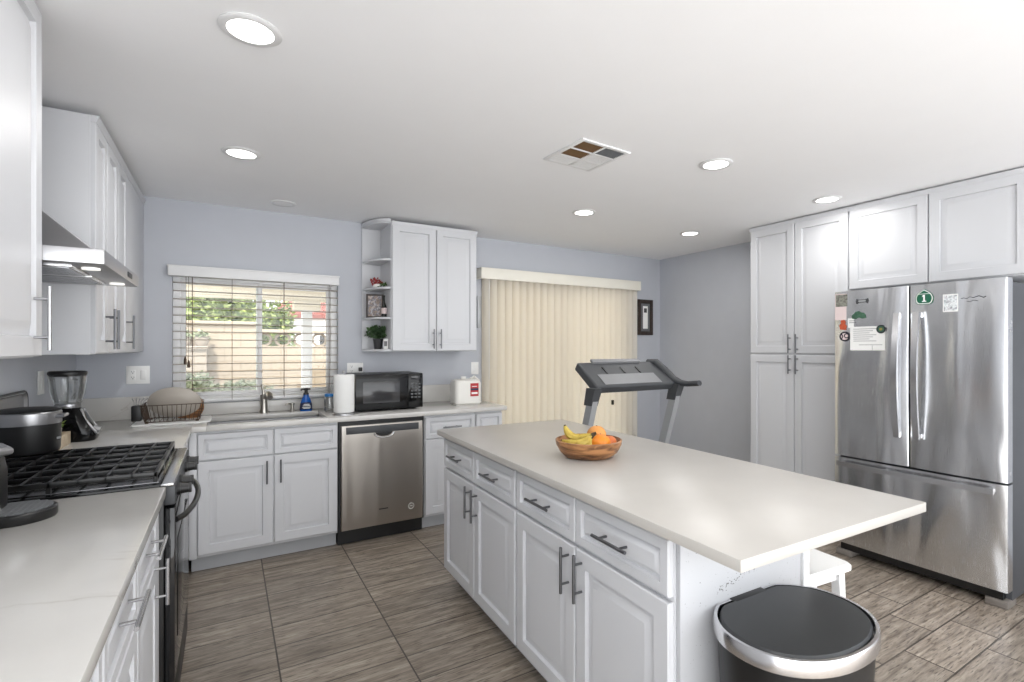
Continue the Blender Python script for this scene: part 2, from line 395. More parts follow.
# ------------------------------------------------------------------ room shell
b = B(); b.box(-T, WX+T, YR, T, -.12, 0); struct(obj('floor', b, 'floor', smooth=False), 'wood-look plank tile floor')
b = B(); b.box(-T, WX+T, YR, T, H, H+.15); struct(obj('ceiling', b, 'ceiling', smooth=False), 'smooth white ceiling')
wx0, wx1, wz0, wz1 = .503, 1.595, 1.0, 1.93
dx0, dx1, dz1 = 2.92, 4.68, 2.06
b = B()
b.box(-T, wx0, 0, T, 0, H).box(wx0, wx1, 0, T, 0, wz0).box(wx0, wx1, 0, T, wz1, H).box(wx1, dx0, 0, T, 0, H).box(dx0, dx1, 0, T, dz1, H).box(dx1, WX+T, 0, T, 0, H)
struct(obj('wall_back', b, 'wall', smooth=False), 'blue-grey painted back wall')
b = B(); b.box(-T, 0, -4.7, 0, 0, H); struct(obj('wall_left', b, 'wall', smooth=False), 'blue-grey painted left wall')
b = B(); b.box(WX, WX+T, YR, 0, 0, H)
struct(obj('wall_right', b, 'wall', smooth=False), 'blue-grey painted right wall')
b = B(); b.box(WX-.014, WX, -1.58, 0, 0, .09, .003); struct(obj('baseboard_right', b, 'white'))
b = B(); b.box(dx1+.03, WX-.014, -.014, 0, 0, .09, .003); struct(obj('baseboard_back', b, 'white'))

# window 1 over the sink
w1 = thing('window_1', 'white vinyl slider window above the sink', 'window', (wx0, .055, wz0)); w1['kind'] = 'structure'; del w1['category']
W, Hh = wx1-wx0, wz1-wz0
def ring(b, x0, x1, z0, z1, t, y0, y1, bev=.004):
    b.box(x0, x0+t, y0, y1, z0, z1, bev).box(x1-t, x1, y0, y1, z0, z1, bev).box(x0+t, x1-t, y0+.001, y1-.001, z0, z0+t, bev).box(x0+t, x1-t, y0+.001, y1-.001, z1-t, z1, bev)
b = B(); ring(b, 0, W, 0, Hh, .045, 0, .07); obj('window_frame', b, 'window_white', w1)
mx = .555
b = B(); ring(b, .045, mx, .045, Hh-.045, .03, .01, .04); obj('sash', b, 'window_white', w1)
b = B(); ring(b, mx-.04, W-.045, .045, Hh-.045, .03, .035, .065); obj('sash', b, 'window_white', w1)
b = B(); b.box(.075, mx-.03, .022, .026, .075, Hh-.075); obj('pane', b, 'glass', w1, smooth=False)
b = B(); b.box(mx-.01, W-.075, .048, .052, .075, Hh-.075); obj('pane', b, 'glass', w1, smooth=False)
b = B(); b.box(0, W, -.052, 0, 0, .012, .003); obj('window_sill', b, 'window_white', w1)
# sliding glass door
d1 = thing('door_1', 'sliding glass patio door behind the vertical blinds', 'door', (dx0, .04, 0)); d1['kind'] = 'structure'; del d1['category']
DW = dx1-dx0
b = B(); ring(b, 0, DW, 0, dz1, .05, 0, .09); obj('door_frame', b, 'white', d1)
b = B(); ring(b, .05, DW/2+.04, .05, dz1-.05, .06, .008, .038); obj('door_panel', b, 'white', d1)
b = B(); ring(b, DW/2-.02, DW-.05, .05, dz1-.05, .06, .048, .08); obj('door_panel', b, 'white', d1)
b = B(); b.box(.11, DW/2-.02, .02, .026, .11, dz1-.11); obj('pane', b, 'glass', d1, smooth=False)
b = B(); b.box(DW/2+.04, DW-.11, .06, .066, .11, dz1-.11); obj('pane', b, 'glass', d1, smooth=False)

# ------------------------------------------------------------------ outside
b = B(); b.box(-14, 20, T, 16, -.16, -.06); o = obj('ground', b, 'patio', smooth=False); struct(o, 'pale patio paving outside')
pc = thing('patio_cover', 'cream painted patio cover with posts outside the window', 'patio cover', (0, 0, 0))
b = B(); b.quad([(-4, .2, 2.46), (8, .2, 2.46), (8, 3.0, 2.16), (-4, 3.0, 2.16)]).quad([(-4, .2, 2.56), (8, .2, 2.56), (8, 3.0, 2.26), (-4, 3.0, 2.26)])
b.quad([(-4, .2, 2.46), (8, .2, 2.46), (8, .2, 2.56), (-4, .2, 2.56)]); b.quad([(-4, 3, 2.16), (8, 3, 2.16), (8, 3, 2.26), (-4, 3, 2.26)])
obj('roof_deck', b, 'coverwood', pc, smooth=False)
b = B(); b.box(-4, 8, 2.84, 2.98, 2.0, 2.17, .01); obj('beam', b, 'coverwood', pc)
for x in (-2.1, 1.715, 5.6):
    b = B(); b.box(x-.06, x+.06, 2.85, 2.97, -.06, 2.0, .006); obj('post', b, 'stucco_white', pc)
    b = B(); b.box(x-.16, x+.16, 2.83, 2.99, 1.88, 2.0, .01); obj('bracket', b, 'coverwood', pc)
b = B(); b.box(-5, 1.2, 4.3, 4.5, -.06, 1.72); b.box(-5, 1.2, 4.27, 4.53, 1.72, 1.78, .01); tag(obj('garden_wall', b, 'fence', smooth=False), 'tan block garden wall below the hedge, seen through left window sash', 'wall')
b = B(); b.box(1.2, 14, 4.3, 4.5, -.06, 1.42)
for i in range(48): 
    x = 1.25+i*.26; b.lathe([(.115, 0), (.115, .16), (.085, .16), (.085, 0)], (0, 0, 0), 16) if False else None
b.box(1.2, 14, 4.27, 4.53, 1.62, 1.67, .01)
for i in range(30):
    x = 1.3+i*.26
    b.tube([(x+.1*cos(t*pi/6), 4.4, 1.52+.095*sin(t*pi/6)) for t in range(12)], .02, 6, closed=True)
tag(obj('garden_wall', b, 'fence', smooth=False), 'tan block garden wall with pierced circle course on top, seen through right sash', 'wall')
def leaves(b, n, pos, size, droop=.4):
    for _ in range(n):
        p = Vector(pos()); a = random.uniform(0, 2*pi); t = random.uniform(-.9, .9); s = size*random.uniform(.6, 1.3)
        d = Vector((cos(a)*cos(t), sin(a)*cos(t), sin(t))); u = d.cross(Vector((random.uniform(-1, 1), random.uniform(-1, 1), random.uniform(.2, 1)))).normalized()
        nn = d.cross(u)
        vs = [b.bm.verts.new(q) for q in (p, p+d*s*.5+u*s*.28+nn*s*.06, p+d*s, p+d*s*.5-u*s*.28+nn*s*.06)]
        b.bm.faces.new((vs[0], vs[1], vs[2])); b.bm.faces.new((vs[0], vs[2], vs[3]))
def blob(cx, cy, cz, rx, ry, rz):
    def f():
        while True:
            v = Vector((random.uniform(-1, 1), random.uniform(-1, 1), random.uniform(-1, 1)))
            if .55 < v.length < 1: break
        v = Vector((v.x*rx, v.y*ry, v.z*rz)); return (cx+v.x, cy+v.y, cz+v.z)
    return f
def shrub(name, label, cat, c, r, n, size, mat, group=None, parts=3):
    t = thing(name, label, cat, (c[0], c[1], -.06), 0, group)
    b = B()
    for i in range(parts):
        ox = (i-(parts-1)/2)*r[0]*1.1/max(1, parts-1)
        leaves(b, n//parts, blob(ox, random.uniform(-.1, .1), c[2], r[0]*.62, r[1], r[2]*random.uniform(.85, 1.05)), size)
        b.sph((ox, 0, c[2]), 1, 0, 12, 8, (r[0]*.42, r[1]*.7, r[2]*.72))
    obj('foliage', b, mat, t, smooth=False, recalc=False)
    b = B()
    for k in range(5):
        a = k*1.26; b.tube([(0, 0, 0), (.15*cos(a), .1*sin(a), c[2]*.6), (.4*r[0]*cos(a), .5*r[1]*sin(a), c[2])], [.05, .03, .015], 6)
    obj('stem', b, 'darkwood', t)
shrub('hedge_bush', 'tall bushy green hedge rising over the garden wall, leftmost', 'bush', (-.9, 5.2, 1.75), (.9, .45, .8), 5200, .11, 'leaf_out')
shrub('hedge_bush', 'tall bushy hedge with yellow-green leaves in the middle of the window view', 'bush', (.68, 5.2, 1.75), (.62, .45, .8), 4600, .11, 'leaf_out')
shrub('hedge_bush', 'small hedge bush beside the red-roofed house beyond the wall', 'bush', (1.62, 7.2, 1.7), (.32, .3, .8), 1500, .11, 'leaf_out')
shrub('garden_shrub', 'low grey-green shrub at the foot of the garden wall, under the left sash', 'bush', (.32, 3.5, .82), (.36, .3, .34), 3000, .07, 'leaf_low')
shrub('garden_shrub', 'low grey-green shrub beside the first, nearer the middle of the window', 'bush', (1.02, 3.55, .76), (.3, .28, .28), 2000, .07, 'leaf_low')
b = B(); b.box(-.75, .59, 4.02, 4.26, -.06, 1.37).box(-.78, .61, 3.99, 4.265, 1.37, 1.42, .01)
tag(obj('planter_wall', b, 'stucco_grey', smooth=False), 'grey stucco garden pier in front of the tan block wall', 'wall')
for i, (x, lb) in enumerate(((.33, 'left one of two round clay garden pots on the grey pier'), (.53, 'right one of two round clay garden pots on the grey pier'))):
    t = thing('garden_pot', lb, 'pot', (x, 4.13, 1.42))
    b = B(); b.lathe([(.05, 0), (.09, .06), (.085, .12), (.095, .13), (.075, .13), (.07, .06)], seg=18); obj('pot', b, 'stucco_grey', t)
    b = B(); leaves(b, 90, blob(0, 0, .15, .08, .08, .05), .07); obj('foliage', b, 'leaf_low', t, smooth=False, recalc=False)
hb = thing('house', 'neighbouring white house with a red roof beyond the garden wall', 'house', (4.75, 11, 0))
b = B(); b.box(-2.6, 3.6, 0, 3, -.06, 2.25); obj('wall', b, 'stucco_white', hb, smooth=False)
b = B(); b.rings([[(-2.9, -.3, 2.2), (3.9, -.3, 2.2), (3.9, 3.3, 2.2), (-2.9, 3.3, 2.2)], [(-2.9, -.3, 2.3), (3.9, -.3, 2.3), (3.9, 3.3, 2.3), (-2.9, 3.3, 2.3)], [(-2.4, 1.4, 2.9), (2.4, 1.4, 2.9), (2.4, 1.6, 2.9), (-2.4, 1.6, 2.9)]]); obj('roof', b, 'redroof', hb, smooth=False)
for x in (-1.8, -.4, 1.2):
    b = B(); ring(b, x, x+.9, 1.0, 1.8, .07, -.03, .02); f = obj('window', b, 'white', hb); b = B(); b.box(x+.07, x+.83, -.01, 0, 1.07, 1.73); obj('pane', b, 'mwscreen', f, smooth=False)

# ------------------------------------------------------------------ window blind
vb = thing('window_blind', 'white horizontal slat blind hung open across the window over the sink', 'blind', (0, 0, 0))
b = B(); b.box(.482, 1.592, -.075, -.003, 1.895, 1.966, .006); b.box(.478, 1.596, -.078, -.003, 1.958, 1.970, .003); obj('valance', b, 'white', vb)
b = B(); z = 1.855
sl = []
while z > 1.06: sl.append(z); z -= .0575
for z in sl:
    b.rings([[(x, -.047+.05*k/4, z+.0035*sin(pi*k/4)+.0) for k in range(5)]+[(x, -.047+.05*k/4, z-.0028+.0035*sin(pi*k/4)) for k in (4, 3, 2, 1, 0)] for x in (.508, 1.59)])
obj('slats', b, 'slat', vb)
b = B(); b.box(.508, 1.59, -.047, .003, 1.012, 1.034, .004); obj('bottom_rail', b, 'white', vb)
for x in (.62, .86, 1.20, 1.52):
    b = B(); b.cyl((x, -.049, 1.02), (x, -.049, 1.905), .0016, 6); b.cyl((x, .0045, 1.02), (x, .0045, 1.905), .0012, 6); obj('cord', b, 'wiredark', vb)
b = B(); b.cyl((.60, -.055, 1.30), (.60, -.055, 1.905), .0012, 6); b.lathe([(.003, .02), (.008, .0), (.009, -.03), (.004, -.034)], (.60, -.055, 1.29), 12); b.cyl((.585, -.056, 1.32), (.585, -.056, 1.905), .0012, 6); b.lathe([(.003, .02), (.008, .0), (.009, -.03), (.004, -.034)], (.58, -.056, 1.315), 12)
obj('pull_cord', b, 'wiredark', vb)

# ------------------------------------------------------------------ vertical blinds
vv = thing('vertical_blinds', 'cream vertical vane blinds with a box valance over the patio door', 'blinds', (0, 0, 0))
b = B(); b.box(2.81, 4.765, -.13, -.115, 2.035, 2.135, .004).box(2.81, 2.822, -.12, -.002, 2.035, 2.135, .002).box(4.753, 4.765, -.12, -.002, 2.035, 2.135, .002).box(2.81, 4.765, -.13, -.002, 2.128, 2.138, .002); obj('valance', b, 'valance', vv)
b = B(); b.box(2.83, 4.745, -.075, -.04, 2.045, 2.08, .003); obj('head_rail', b, 'white', vv)
x = 2.885; k = 0
while x < 4.745:
    right = x > 3.86
    a = R(-52 if right else -60)+R(random.uniform(-3, 3))
    b = B(); n = 6; hw = .0445
    ring0 = []
    for i in range(n+1):
        u = -hw+2*hw*i/n; bow = .017*(1-(u/hw)**2); ring0.append((u*cos(a)+bow*sin(a), u*sin(a)-bow*cos(a)))
    back = [(px, py+.0012) for px, py in reversed(ring0)]
    b.rings([[(px, py, z) for px, py in ring0+back] for z in (.03, 2.045)])
    obj('vane', b, 'vane', vv, (x, -.057, 0)); x += .0795; k += 1
b = B(); b.cyl((2.90, -.105, 1.1), (2.90, -.105, 2.04), .004, 8); obj('wand', b, 'plastic_w', vv)
# black tilt weight clipped on the far vanes
b = B(); b.box(4.36, 4.385, -.118, -.10, .78, .83, .003); obj('clip', b, 'black', vv)

# ------------------------------------------------------------------ cabinets
def door_bm(b, x0, x1, z0, z1, t=.02, fr=.058, y=0.0, rp=.030):
    """raised-panel front: outer face towards -Y, back at y"""
    def rr(ins, yy): return [(x0+ins, yy, z0+ins), (x1-ins, yy, z0+ins), (x1-ins, yy, z1-ins), (x0+ins, yy, z1-ins)]
    f = y-t
    b.rings([rr(0, y), rr(0, f+.004), rr(.004, f), rr(fr, f), rr(fr+.003, f+.014), rr(fr+.009, f+.0145), rr(fr+.011+rp, f+.002), rr(fr+.011+rp+.002, f+.002)])
def pull_bm(b, kind, x, z, L, y, st=.034, r=.0055):
    if kind == 'v':
        b.cyl((x, y-st, z-L/2), (x, y-st, z+L/2), r, 12)
        for s in (-1, 1): b.cyl((x, y, z+s*L*.3), (x, y-st, z+s*L*.3), r*.8, 10)
    else:
        b.cyl((x-L/2, y-st, z), (x+L/2, y-st, z), r, 12)
        for s in (-1, 1): b.cyl((x+s*L*.3, y, z), (x+s*L*.3, y-st, z), r*.8, 10)
def cabinet(name, label, loc, rotz, w, depth, z0, z1, fronts, toe=.1, group=None, pullmat='pull', cat='cabinet', crown=False, open_top=False):
    t = thing(name, label, cat, loc, rotz, group)
    b = B()
    b.box(0, w, 0, depth, z0+toe, z1-(.25 if open_top else 0), .0015)
    if open_top:
        b.box(0, .018, 0, depth, z1-.25, z1).box(w-.018, w, 0, depth, z1-.25, z1).box(.018, w-.018, 0, .018, z1-.25, z1)
    obj('carcass', b, 'cab', t)
    if toe:
        b = B(); b.box(0.0, w, .062, depth, z0, z0+toe); obj('toe_kick', b, 'cabdark', t, smooth=False)
    if crown:
        b = B(); b.rings([[(-e_, -yy, z1+dz), (w+e_, -yy, z1+dz), (w+e_, -.0005, z1+dz), (-e_, -.0005, z1+dz)] for e_, yy, dz in ((.001, .022, -.03), (.001, .028, -.01), (.001, .031, .0))]); obj('crown', b, 'cab', t)
    for kind, x0, x1, za, zb, h in fronts:
        b = B()
        if kind == 'drawer': door_bm(b, x0, x1, za, zb, fr=.032, rp=.014)
        elif kind == 'filler': b.box(x0, x1, -.019, 0, za, zb, .002)
        else: door_bm(b, x0, x1, za, zb)
        if kind == 'filler': obj('filler', b, 'cab', t); continue
        d = obj('door' if kind == 'door' else 'drawer', b, 'cab', t)
        if h:
            b = B(); pull_bm(b, h[0], h[1], h[2], h[3], -.02); obj('handle', b, pullmat, d)
    return t
PB = (0, -.61, 0)
g = .004
# sink base on the back wall
cabinet('base_cabinet', 'white sink base cabinet with two doors and two false drawer fronts, beside the dishwasher', (.64, -.61, 0), 0, .845, .605, 0, .878,
        [('filler', -.0095, .03, .1, .878, None), ('drawer', .035, .444, .70, .862, None), ('drawer', .452, .842, .70, .862, None),
         ('door', .035, .444, .118, .692, ('v', .408, .59, .15)), ('door', .452, .842, .118, .692, ('v', .488, .59, .15))], open_top=True)
cabinet('base_cabinet', 'white base cabinet with one drawer, between the dishwasher and the end cabinet', (2.108, -.61, 0), 0, .418, .605, 0, .878,
        [('drawer', .004, .414, .70, .862, ('h', .21, .782, .15)), ('door', .004, .414, .118, .692, ('v', .37, .59, .15))])
cabinet('base_cabinet', 'narrow white base cabinet at the right end of the back counter', (2.53, -.61, 0), 0, .24, .605, 0, .878,
        [('drawer', .004, .236, .70, .862, None), ('door', .004, .236, .118, .692, ('v', .04, .59, .15))])
# left wall: far base (between range and corner), near bases
cabinet('base_cabinet', 'white base cabinet in the corner between the gas range and the sink run', (.61, -1.43, 0), pi/2, .797, .605, 0, .878,
        [('drawer', .004, .45, .70, .862, ('h', .2, .782, .15)), ('door', .004, .45, .118, .692, ('v', .06, .60, .15)), ('filler', .455, .797, .115, .865, None)], pullmat='pull')
cabinet('base_cabinet', 'white base cabinet beside the gas range, under the veined counter', (.61, -3.16, 0), pi/2, .935, .605, 0, .878,
        [('drawer', .006, .43, .70, .862, ('h', .225, .80, .2)), ('drawer', .438, .872, .70, .862, ('h', .655, .80, .2)),
         ('door', .006, .43, .118, .692, ('v', .06, .60, .15)), ('door', .438, .872, .118, .692, ('v', .80, .64, .15)), ('filler', .878, .935, .115, .865, None)], pullmat='pull_bright')
cabinet('base_cabinet', 'white base cabinet nearest the camera on the left wall', (.61, -4.10, 0), pi/2, .935, .605, 0, .878,
        [('drawer', .006, .464, .70, .862, ('h', .235, .80, .2)), ('drawer', .472, .93, .70, .862, ('h', .70, .80, .2)),
         ('door', .006, .464, .118, .692, ('v', .42, .60, .15)), ('door', .472, .93, .118, .692, ('v', .51, .60, .15))], pullmat='pull_bright')
# countertops
b = B()
zt0, zt1 = .880, .914
b.box(.003, .647, -1.437, -.003, zt0, zt1, .003)
b.box(.645, .72, -.652, -.003, zt0, zt1, .003).box(.7195, 1.422, -.652, -.545, zt0, zt1, .003).box(.7195, 1.422, -.17, -.003, zt0, zt1, .003).box(1.4215, 2.80, -.652, -.003, zt0, zt1, .003)
ct = thing('countertop', 'pale quartz countertop running round the corner and along the sink wall', 'countertop')
obj('slab', b, 'quartz', ct)
b = B(); b.box(.003, .5, -.02, -.003, zt1, 1.065, .002).box(.5, 1.6, -.02, -.003, zt1, .998, .002).box(1.6, 2.80, -.02, -.003, zt1, 1.065, .002).box(.003, .018, -1.437, -.02, zt1, 1.0, .002); obj('backsplash', b, 'quartz', ct)
b = B(); b.box(.003, .647, -4.3, -2.205, zt0, zt1, .003)
tag(obj('countertop', b, 'quartz'), 'veined pale quartz countertop in the left foreground beside the range', 'countertop')
# sink
sk = thing('sink', 'stainless steel undermount sink below the window', 'sink', (.72, -.545, 0))
b = B(); sx, sy = .7, .375
def rect(i, z, y0=0): return [(i, i, z), (sx-i, i, z), (sx-i, sy-i, z), (i, sy-i, z)]
b.rings([rect(-.012, .877), rect(.004, .877), rect(.006, .70), rect(.03, .675), rect(.3*sy, .672)], cap0=False)
obj('basin', b, 'steel', sk)
b = B(); b.lathe([(.045, 0), (.045, .004), (.03, .004), (.028, .001), (.005, .001)], (.35, .19, .672), 20); obj('drain', b, 'nickel', sk)
# faucet
fa = thing('faucet', 'brushed nickel single-lever sink faucet behind the sink', 'faucet', (1.06, -.10, zt1))
b = B(); b.lathe([(.031, 0), (.031, .006), (.024, .03), (.023, .08), (.026, .12), (.024, .135), (.005, .14)], seg=20)
b.tube([(0, 0, .105), (.01, -.04, .135), (.02, -.09, .15), (.028, -.14, .142), (.03, -.165, .125)], [.017, .018, .019, .021, .02], 14); obj('body', b, 'nickel', fa)
b = B(); b.tube([(0, 0, .13), (-.006, .0, .17), (-.012, .01, .21)], [.014, .009, .008], 10); obj('lever', b, 'nickel', fa)
sd = thing('soap_dispenser', 'small nickel soap pump beside the faucet', 'soap dispenser', (1.25, -.10, zt1))
b = B(); b.lathe([(.018, 0), (.018, .006), (.012, .012), (.011, .045), (.016, .048), (.016, .062), (.004, .066)], seg=16); obj('body', b, 'nickel', sd)
b = B(); b.tube([(0, 0, .056), (-.03, -.02, .06), (-.05, -.03, .055)], [.007, .006, .005], 8); obj('spout', b, 'nickel', sd)
# soap bottle
sb = thing('soap_bottle', 'blue dish soap bottle with a dark pump between the faucet and the paper towel', 'bottle', (1.342, -.13, zt1))
b = B(); b.lathe([(.040, 0), (.044, .01), (.042, .05), (.032, .085), (.021, .11), (.019, .125)], seg=24, sy=.7); obj('bottle', b, 'bluesoap', sb)
b = B(); b.lathe([(.0425, .012), (.0440, .014), (.0425, .052), (.036, .068)], seg=24, sy=.72, cap0=False, cap1=False)
o = obj('label', b, 'label_dark', sb)
b = B()
for i, (zz, ww) in enumerate(((.05, .02), (.040, .026), (.028, .03), (.02, .024))): b.box(-ww, ww, -.0325, -.0318, zz, zz+.005)
obj('print', b, 'pure_white', o)
b = B(); b.lathe([(.020, .125), (.020, .135), (.012, .14), (.011, .158), (.018, .16), (.018, .17), (.01, .175)], seg=16); b.tube([(0, 0, .166), (-.03, 0, .166), (-.036, 0, .156)], .006, 8); b.tube([(0, 0, .166), (.03, 0, .166)], .006, 8); obj('pump', b, 'black', sb)
# jar
jr = thing('glass_jar', 'clear glass jar with a bright blue lid beside the paper towel', 'jar', (1.492, -.255, zt1))
b = B(); b.lathe([(.036, 0), (.040, .008), (.040, .10), (.034, .115), (.034, .122), (.031, .122), (.031, .114), (.037, .098), (.037, .012), (.002, .008)], seg=24, cap1=False); obj('jar', b, 'jarglass', jr)
b = B(); b.lathe([(.037, .114), (.037, .13), (.034, .134), (.002, .134)], seg=24); obj('lid', b, 'bluecap', jr)
# paper towel
pt = thing('paper_towel_roll', 'white paper towel roll on a steel stand beside the microwave', 'paper towel', (1.548, -.50, zt1))
b = B(); b.lathe([(.08, 0), (.08, .01), (.074, .016), (.01, .016)], seg=28); b.cyl((0, 0, .01), (0, 0, .305), .006, 10); b.sph((0, 0, .308), .011); obj('stand', b, 'steel', pt)
b = B(); b.lathe([(.068, .018), (.071, .022), (.071, .285), (.068, .289), (.02, .289), (.02, .25)], seg=36); obj('roll', b, 'paper', pt)
for k in range(3):
    pass
# microwave
mw = thing('microwave', 'black countertop microwave under the wall cabinet', 'microwave', (1.632, -.46, zt1))
b = B(); b.box(0, .513, .02, .36, .012, .283, .008); obj('body', b, 'black', mw)
b = B(); b.box(0, .395, -.012, .02, .014, .283, .006); d = obj('door', b, 'gloss_black', mw)
b = B(); b.box(.055, .33, -.0135, -.011, .065, .228, .001); obj('door_window', b, 'mwscreen', d)
b = B(); b.box(.396, .513, -.012, .02, .014, .283, .006); p = obj('control_panel', b, 'gloss_black', mw)
b = B()
for r_ in range(5):
    for c_ in range(3): b.box(.417+c_*.028, .436+c_*.028, -.0138, -.0118, .09+r_*.026, .102+r_*.026, .001)
obj('keypad', b, 'greyvent', p)
b = B(); b.box(.42, .49, -.0136, -.0118, .235, .262, .001); obj('display', b, 'mwscreen', p)
b = B(); b.lathe([(.015, 0), (.015, .012)], (.05, .06, 0), 12).lathe([(.015, 0), (.015, .012)], (.46, .06, 0), 12).lathe([(.015, 0), (.015, .012)], (.05, .3, 0), 12).lathe([(.015, 0), (.015, .012)], (.46, .3, 0), 12); obj('feet', b, 'black', mw)
# jug
jg = thing('water_jug', 'milky plastic jug with a red label at the right end of the back counter', 'jug', (2.452, -.40, zt1))
b = B()
def rrect(x0, x1, y0, y1, r, n=5):
    o = []
    for cx, cy, a0 in ((x1-r, y0+r, -pi/2), (x1-r, y1-r, 0), (x0+r, y1-r, pi/2), (x0+r, y0+r, pi)):
        for i in range(n+1): a = a0+pi/2*i/n; o.append((cx+r*cos(a), cy+r*sin(a)))
    return o
def prof_rr(b, levels, **kw): b.rings([[(x, y, z) for x, y in rrect(x0, x1, y0, y1, r)] for x0, x1, y0, y1, r, z in levels], **kw)
prof_rr(b, [(.01, .23, .01, .15, .03, 0), (0, .24, 0, .16, .035, .012), (0, .24, 0, .16, .035, .175), (.010, .230, .008, .152, .035, .202), (.03, .20, .03, .13, .03, .214)])
b.lathe([(.02, .215), (.02, .228)], (.10, .08, 0), 16); obj('body', b, 'jugplastic', jg)
b = B(); b.tube([(.165, .08, .21), (.20, .08, .232), (.238, .08, .20), (.242, .08, .12)], .013, 10); obj('grip', b, 'jugplastic', jg)
b = B(); b.lathe([(.023, .226), (.023, .236), (.004, .238)], (.10, .08, 0), 16); obj('cap', b, 'plastic_w', jg)
b = B(); b.box(.130, .205, -.002, .001, .07, .18, .0005); l = obj('label', b, 'label_red', jg)
b = B(); b.box(.140, .195, -.0028, -.0015, .088, .104).box(.143, .19, -.0028, -.0015, .15, .156); obj('print', b, 'pure_white', l)
b = B(); b.box(.133, .202, -.0028, -.0015, .120, .137); obj('print_band', b, 'label_dark', l)

# dishwasher
dw = thing('dishwasher', 'stainless steel dishwasher under the back counter', 'dishwasher', (1.492, -.61, 0))
b = B(); b.box(0, .609, .0, .58, .1, .876); b.box(0, .609, .05, .5, 0, .1); obj('tub', b, 'black', dw, smooth=False)
b = B()
ys = [(-.022+.0*0) for i in range(9)]
L = []
for i in range(13):
    z = .112+(.845-.112)*i/12; L.append((z, -.024-.010*sin(pi*i/12)**.5))
b.rings([[(.012, -.0, z), (.012, yy+.006, z), (.018, yy, z), (.591, yy, z), (.597, yy+.006, z), (.597, 0, z)] for z, yy in L]); o = obj('door', b, 'dw', dw)
b = B(); b.box(.045, .565, -.0305, -.022, .785, .835, .002); obj('control_strip', b, 'charcoal', o)
b = B(); b.rings([[(.245+.12*(1-cos(pi*k/10))/2*1, -.037, .785-.028*sin(pi*k/10)) for k in range(11)], [(.245+.12*(1-cos(pi*k/10))/2, -.029, .785-.028*sin(pi*k/10)) for k in range(11)]]); obj('handle_pocket', b, 'black', o)
b = B(); b.tube([(.235+.14*(1-cos(pi*k/10))/2, -.037, .782-.036*sin(pi*k/10)) for k in range(11)], .005, 8); obj('handle_lip', b, 'fsteel', o)
b = B(); b.box(.27, .335, -.0345, -.032, .225, .232); obj('badge', b, 'charcoal', o)
b = B(); b.tube([(.505+.021*cos(t*pi/8), -.0335, .215+.021*sin(t*pi/8)) for t in range(16)], .002, 6, closed=True); b.box(.495, .515, -.034, -.031, .213, .217); obj('sticker', b, 'pure_white', o)
b = B(); b.box(0, .609, .03, .05, 0.002, .108); obj('toe_kick', b, 'black', dw, smooth=False)

# wall cabinet on back wall with open end shelf
cabinet('wall_cabinet', 'white two-door wall cabinet above the microwave', (1.935, -.33, 0), 0, .73, .327, 1.368, 2.40,
        [('door', .003, .363, .0+1.372, 2.385, ('v', .335, 1.47, .16)), ('door', .368, .727, 1.372, 2.385, ('v', .396, 1.47, .16))], toe=0, crown=True)
es = thing('corner_shelf', 'white open quarter-round end shelf beside the two-door wall cabinet', 'shelf', (1.93, -.003, 0))
def qr(r, n=14): return [(0, 0)]+[(-r*sin(pi/2*i/n)*.92*.5, -r*cos(pi/2*i/n)) for i in range(n+1)]
zs = [1.368, 1.625, 1.865, 2.09, 2.385]
b = B(); b.box(-.0, .004, -.33, 0, 1.368, 2.40); b.box(-.15, 0, -.012, 0, 1.368, 2.40); obj('back_panel', b, 'cab', es, smooth=False)
for i, z in enumerate(zs):
    b = B(); b.prism(qr(.32), z, z+.016); obj('shelf_board', b, 'cab', es)
b = B(); b.prism(qr(.335), 2.395, 2.42); obj('crown', b, 'cab', es)

# small things on the shelves
pp = thing('potted_plant', 'small leafy green plant in a dark pot on the bottom corner shelf', 'plant', (1.875, -.15, 1.384))
b = B(); b.lathe([(.028, 0), (.036, .07), (.039, .075), (.039, .085), (.034, .085), (.033, .07), (.002, .07)], seg=20, cap1=False); obj('pot', b, 'greypot', pp)
b = B()
for i in range(75):
    a = random.uniform(0, 2*pi); l = random.uniform(.05, .095); h = random.uniform(.02, .11)
    pts = [(0.01*cos(a), .01*sin(a), .075), (l*.5*cos(a), l*.5*sin(a), .085+h*.8), (l*cos(a), l*sin(a), .08+h)]
    b.tube(pts, [.0015, .001, .0007], 4)
    for q in range(4):
        t = .4+.18*q; p = Vector(pts[1]).lerp(Vector(pts[2]), max(0, (t-.4)/.6))
        leaves(b, 2, lambda p=p: p, .03)
obj('foliage', b, 'leaf_in', pp, smooth=False, recalc=False)
pf = thing('framed_photo', 'dark framed group photo on the middle corner shelf', 'picture frame', (1.86, -.115, 1.641), -.3)
b = B(); ring(b, -.068, .068, 0, .195, .014, -.008, .008, .002); obj('frame', b, 'darkwood', pf)
b = B(); b.box(-.055, .055, -.003, .006, .013, .183); obj('photo', b, 'photo_people', pf, smooth=False)
bt = thing('bottle', 'small dark bottle with a pale label beside the framed photo on the shelf', 'bottle', (1.908, -.215, 1.641))
b = B(); b.lathe([(.018, 0), (.02, .004), (.02, .09), (.008, .125), (.007, .165), (.009, .167), (.009, .18), (.002, .18)], seg=18); obj('glass', b, 'bottle_green', bt)
b = B(); b.lathe([(.0205, .03), (.0208, .032), (.0208, .075), (.0205, .077)], seg=18, cap0=False, cap1=False); obj('label', b, 'pinkpaper', bt)
fl = thing('flower_ornament', 'small red and white flower ornament on the upper corner shelf', 'ornament', (1.868, -.17, 1.881))
b = B(); b.lathe([(.03, 0), (.038, .012), (.036, .03), (.028, .034)], seg=16, sy=.8); obj('dish', b, 'plastic_w', fl)
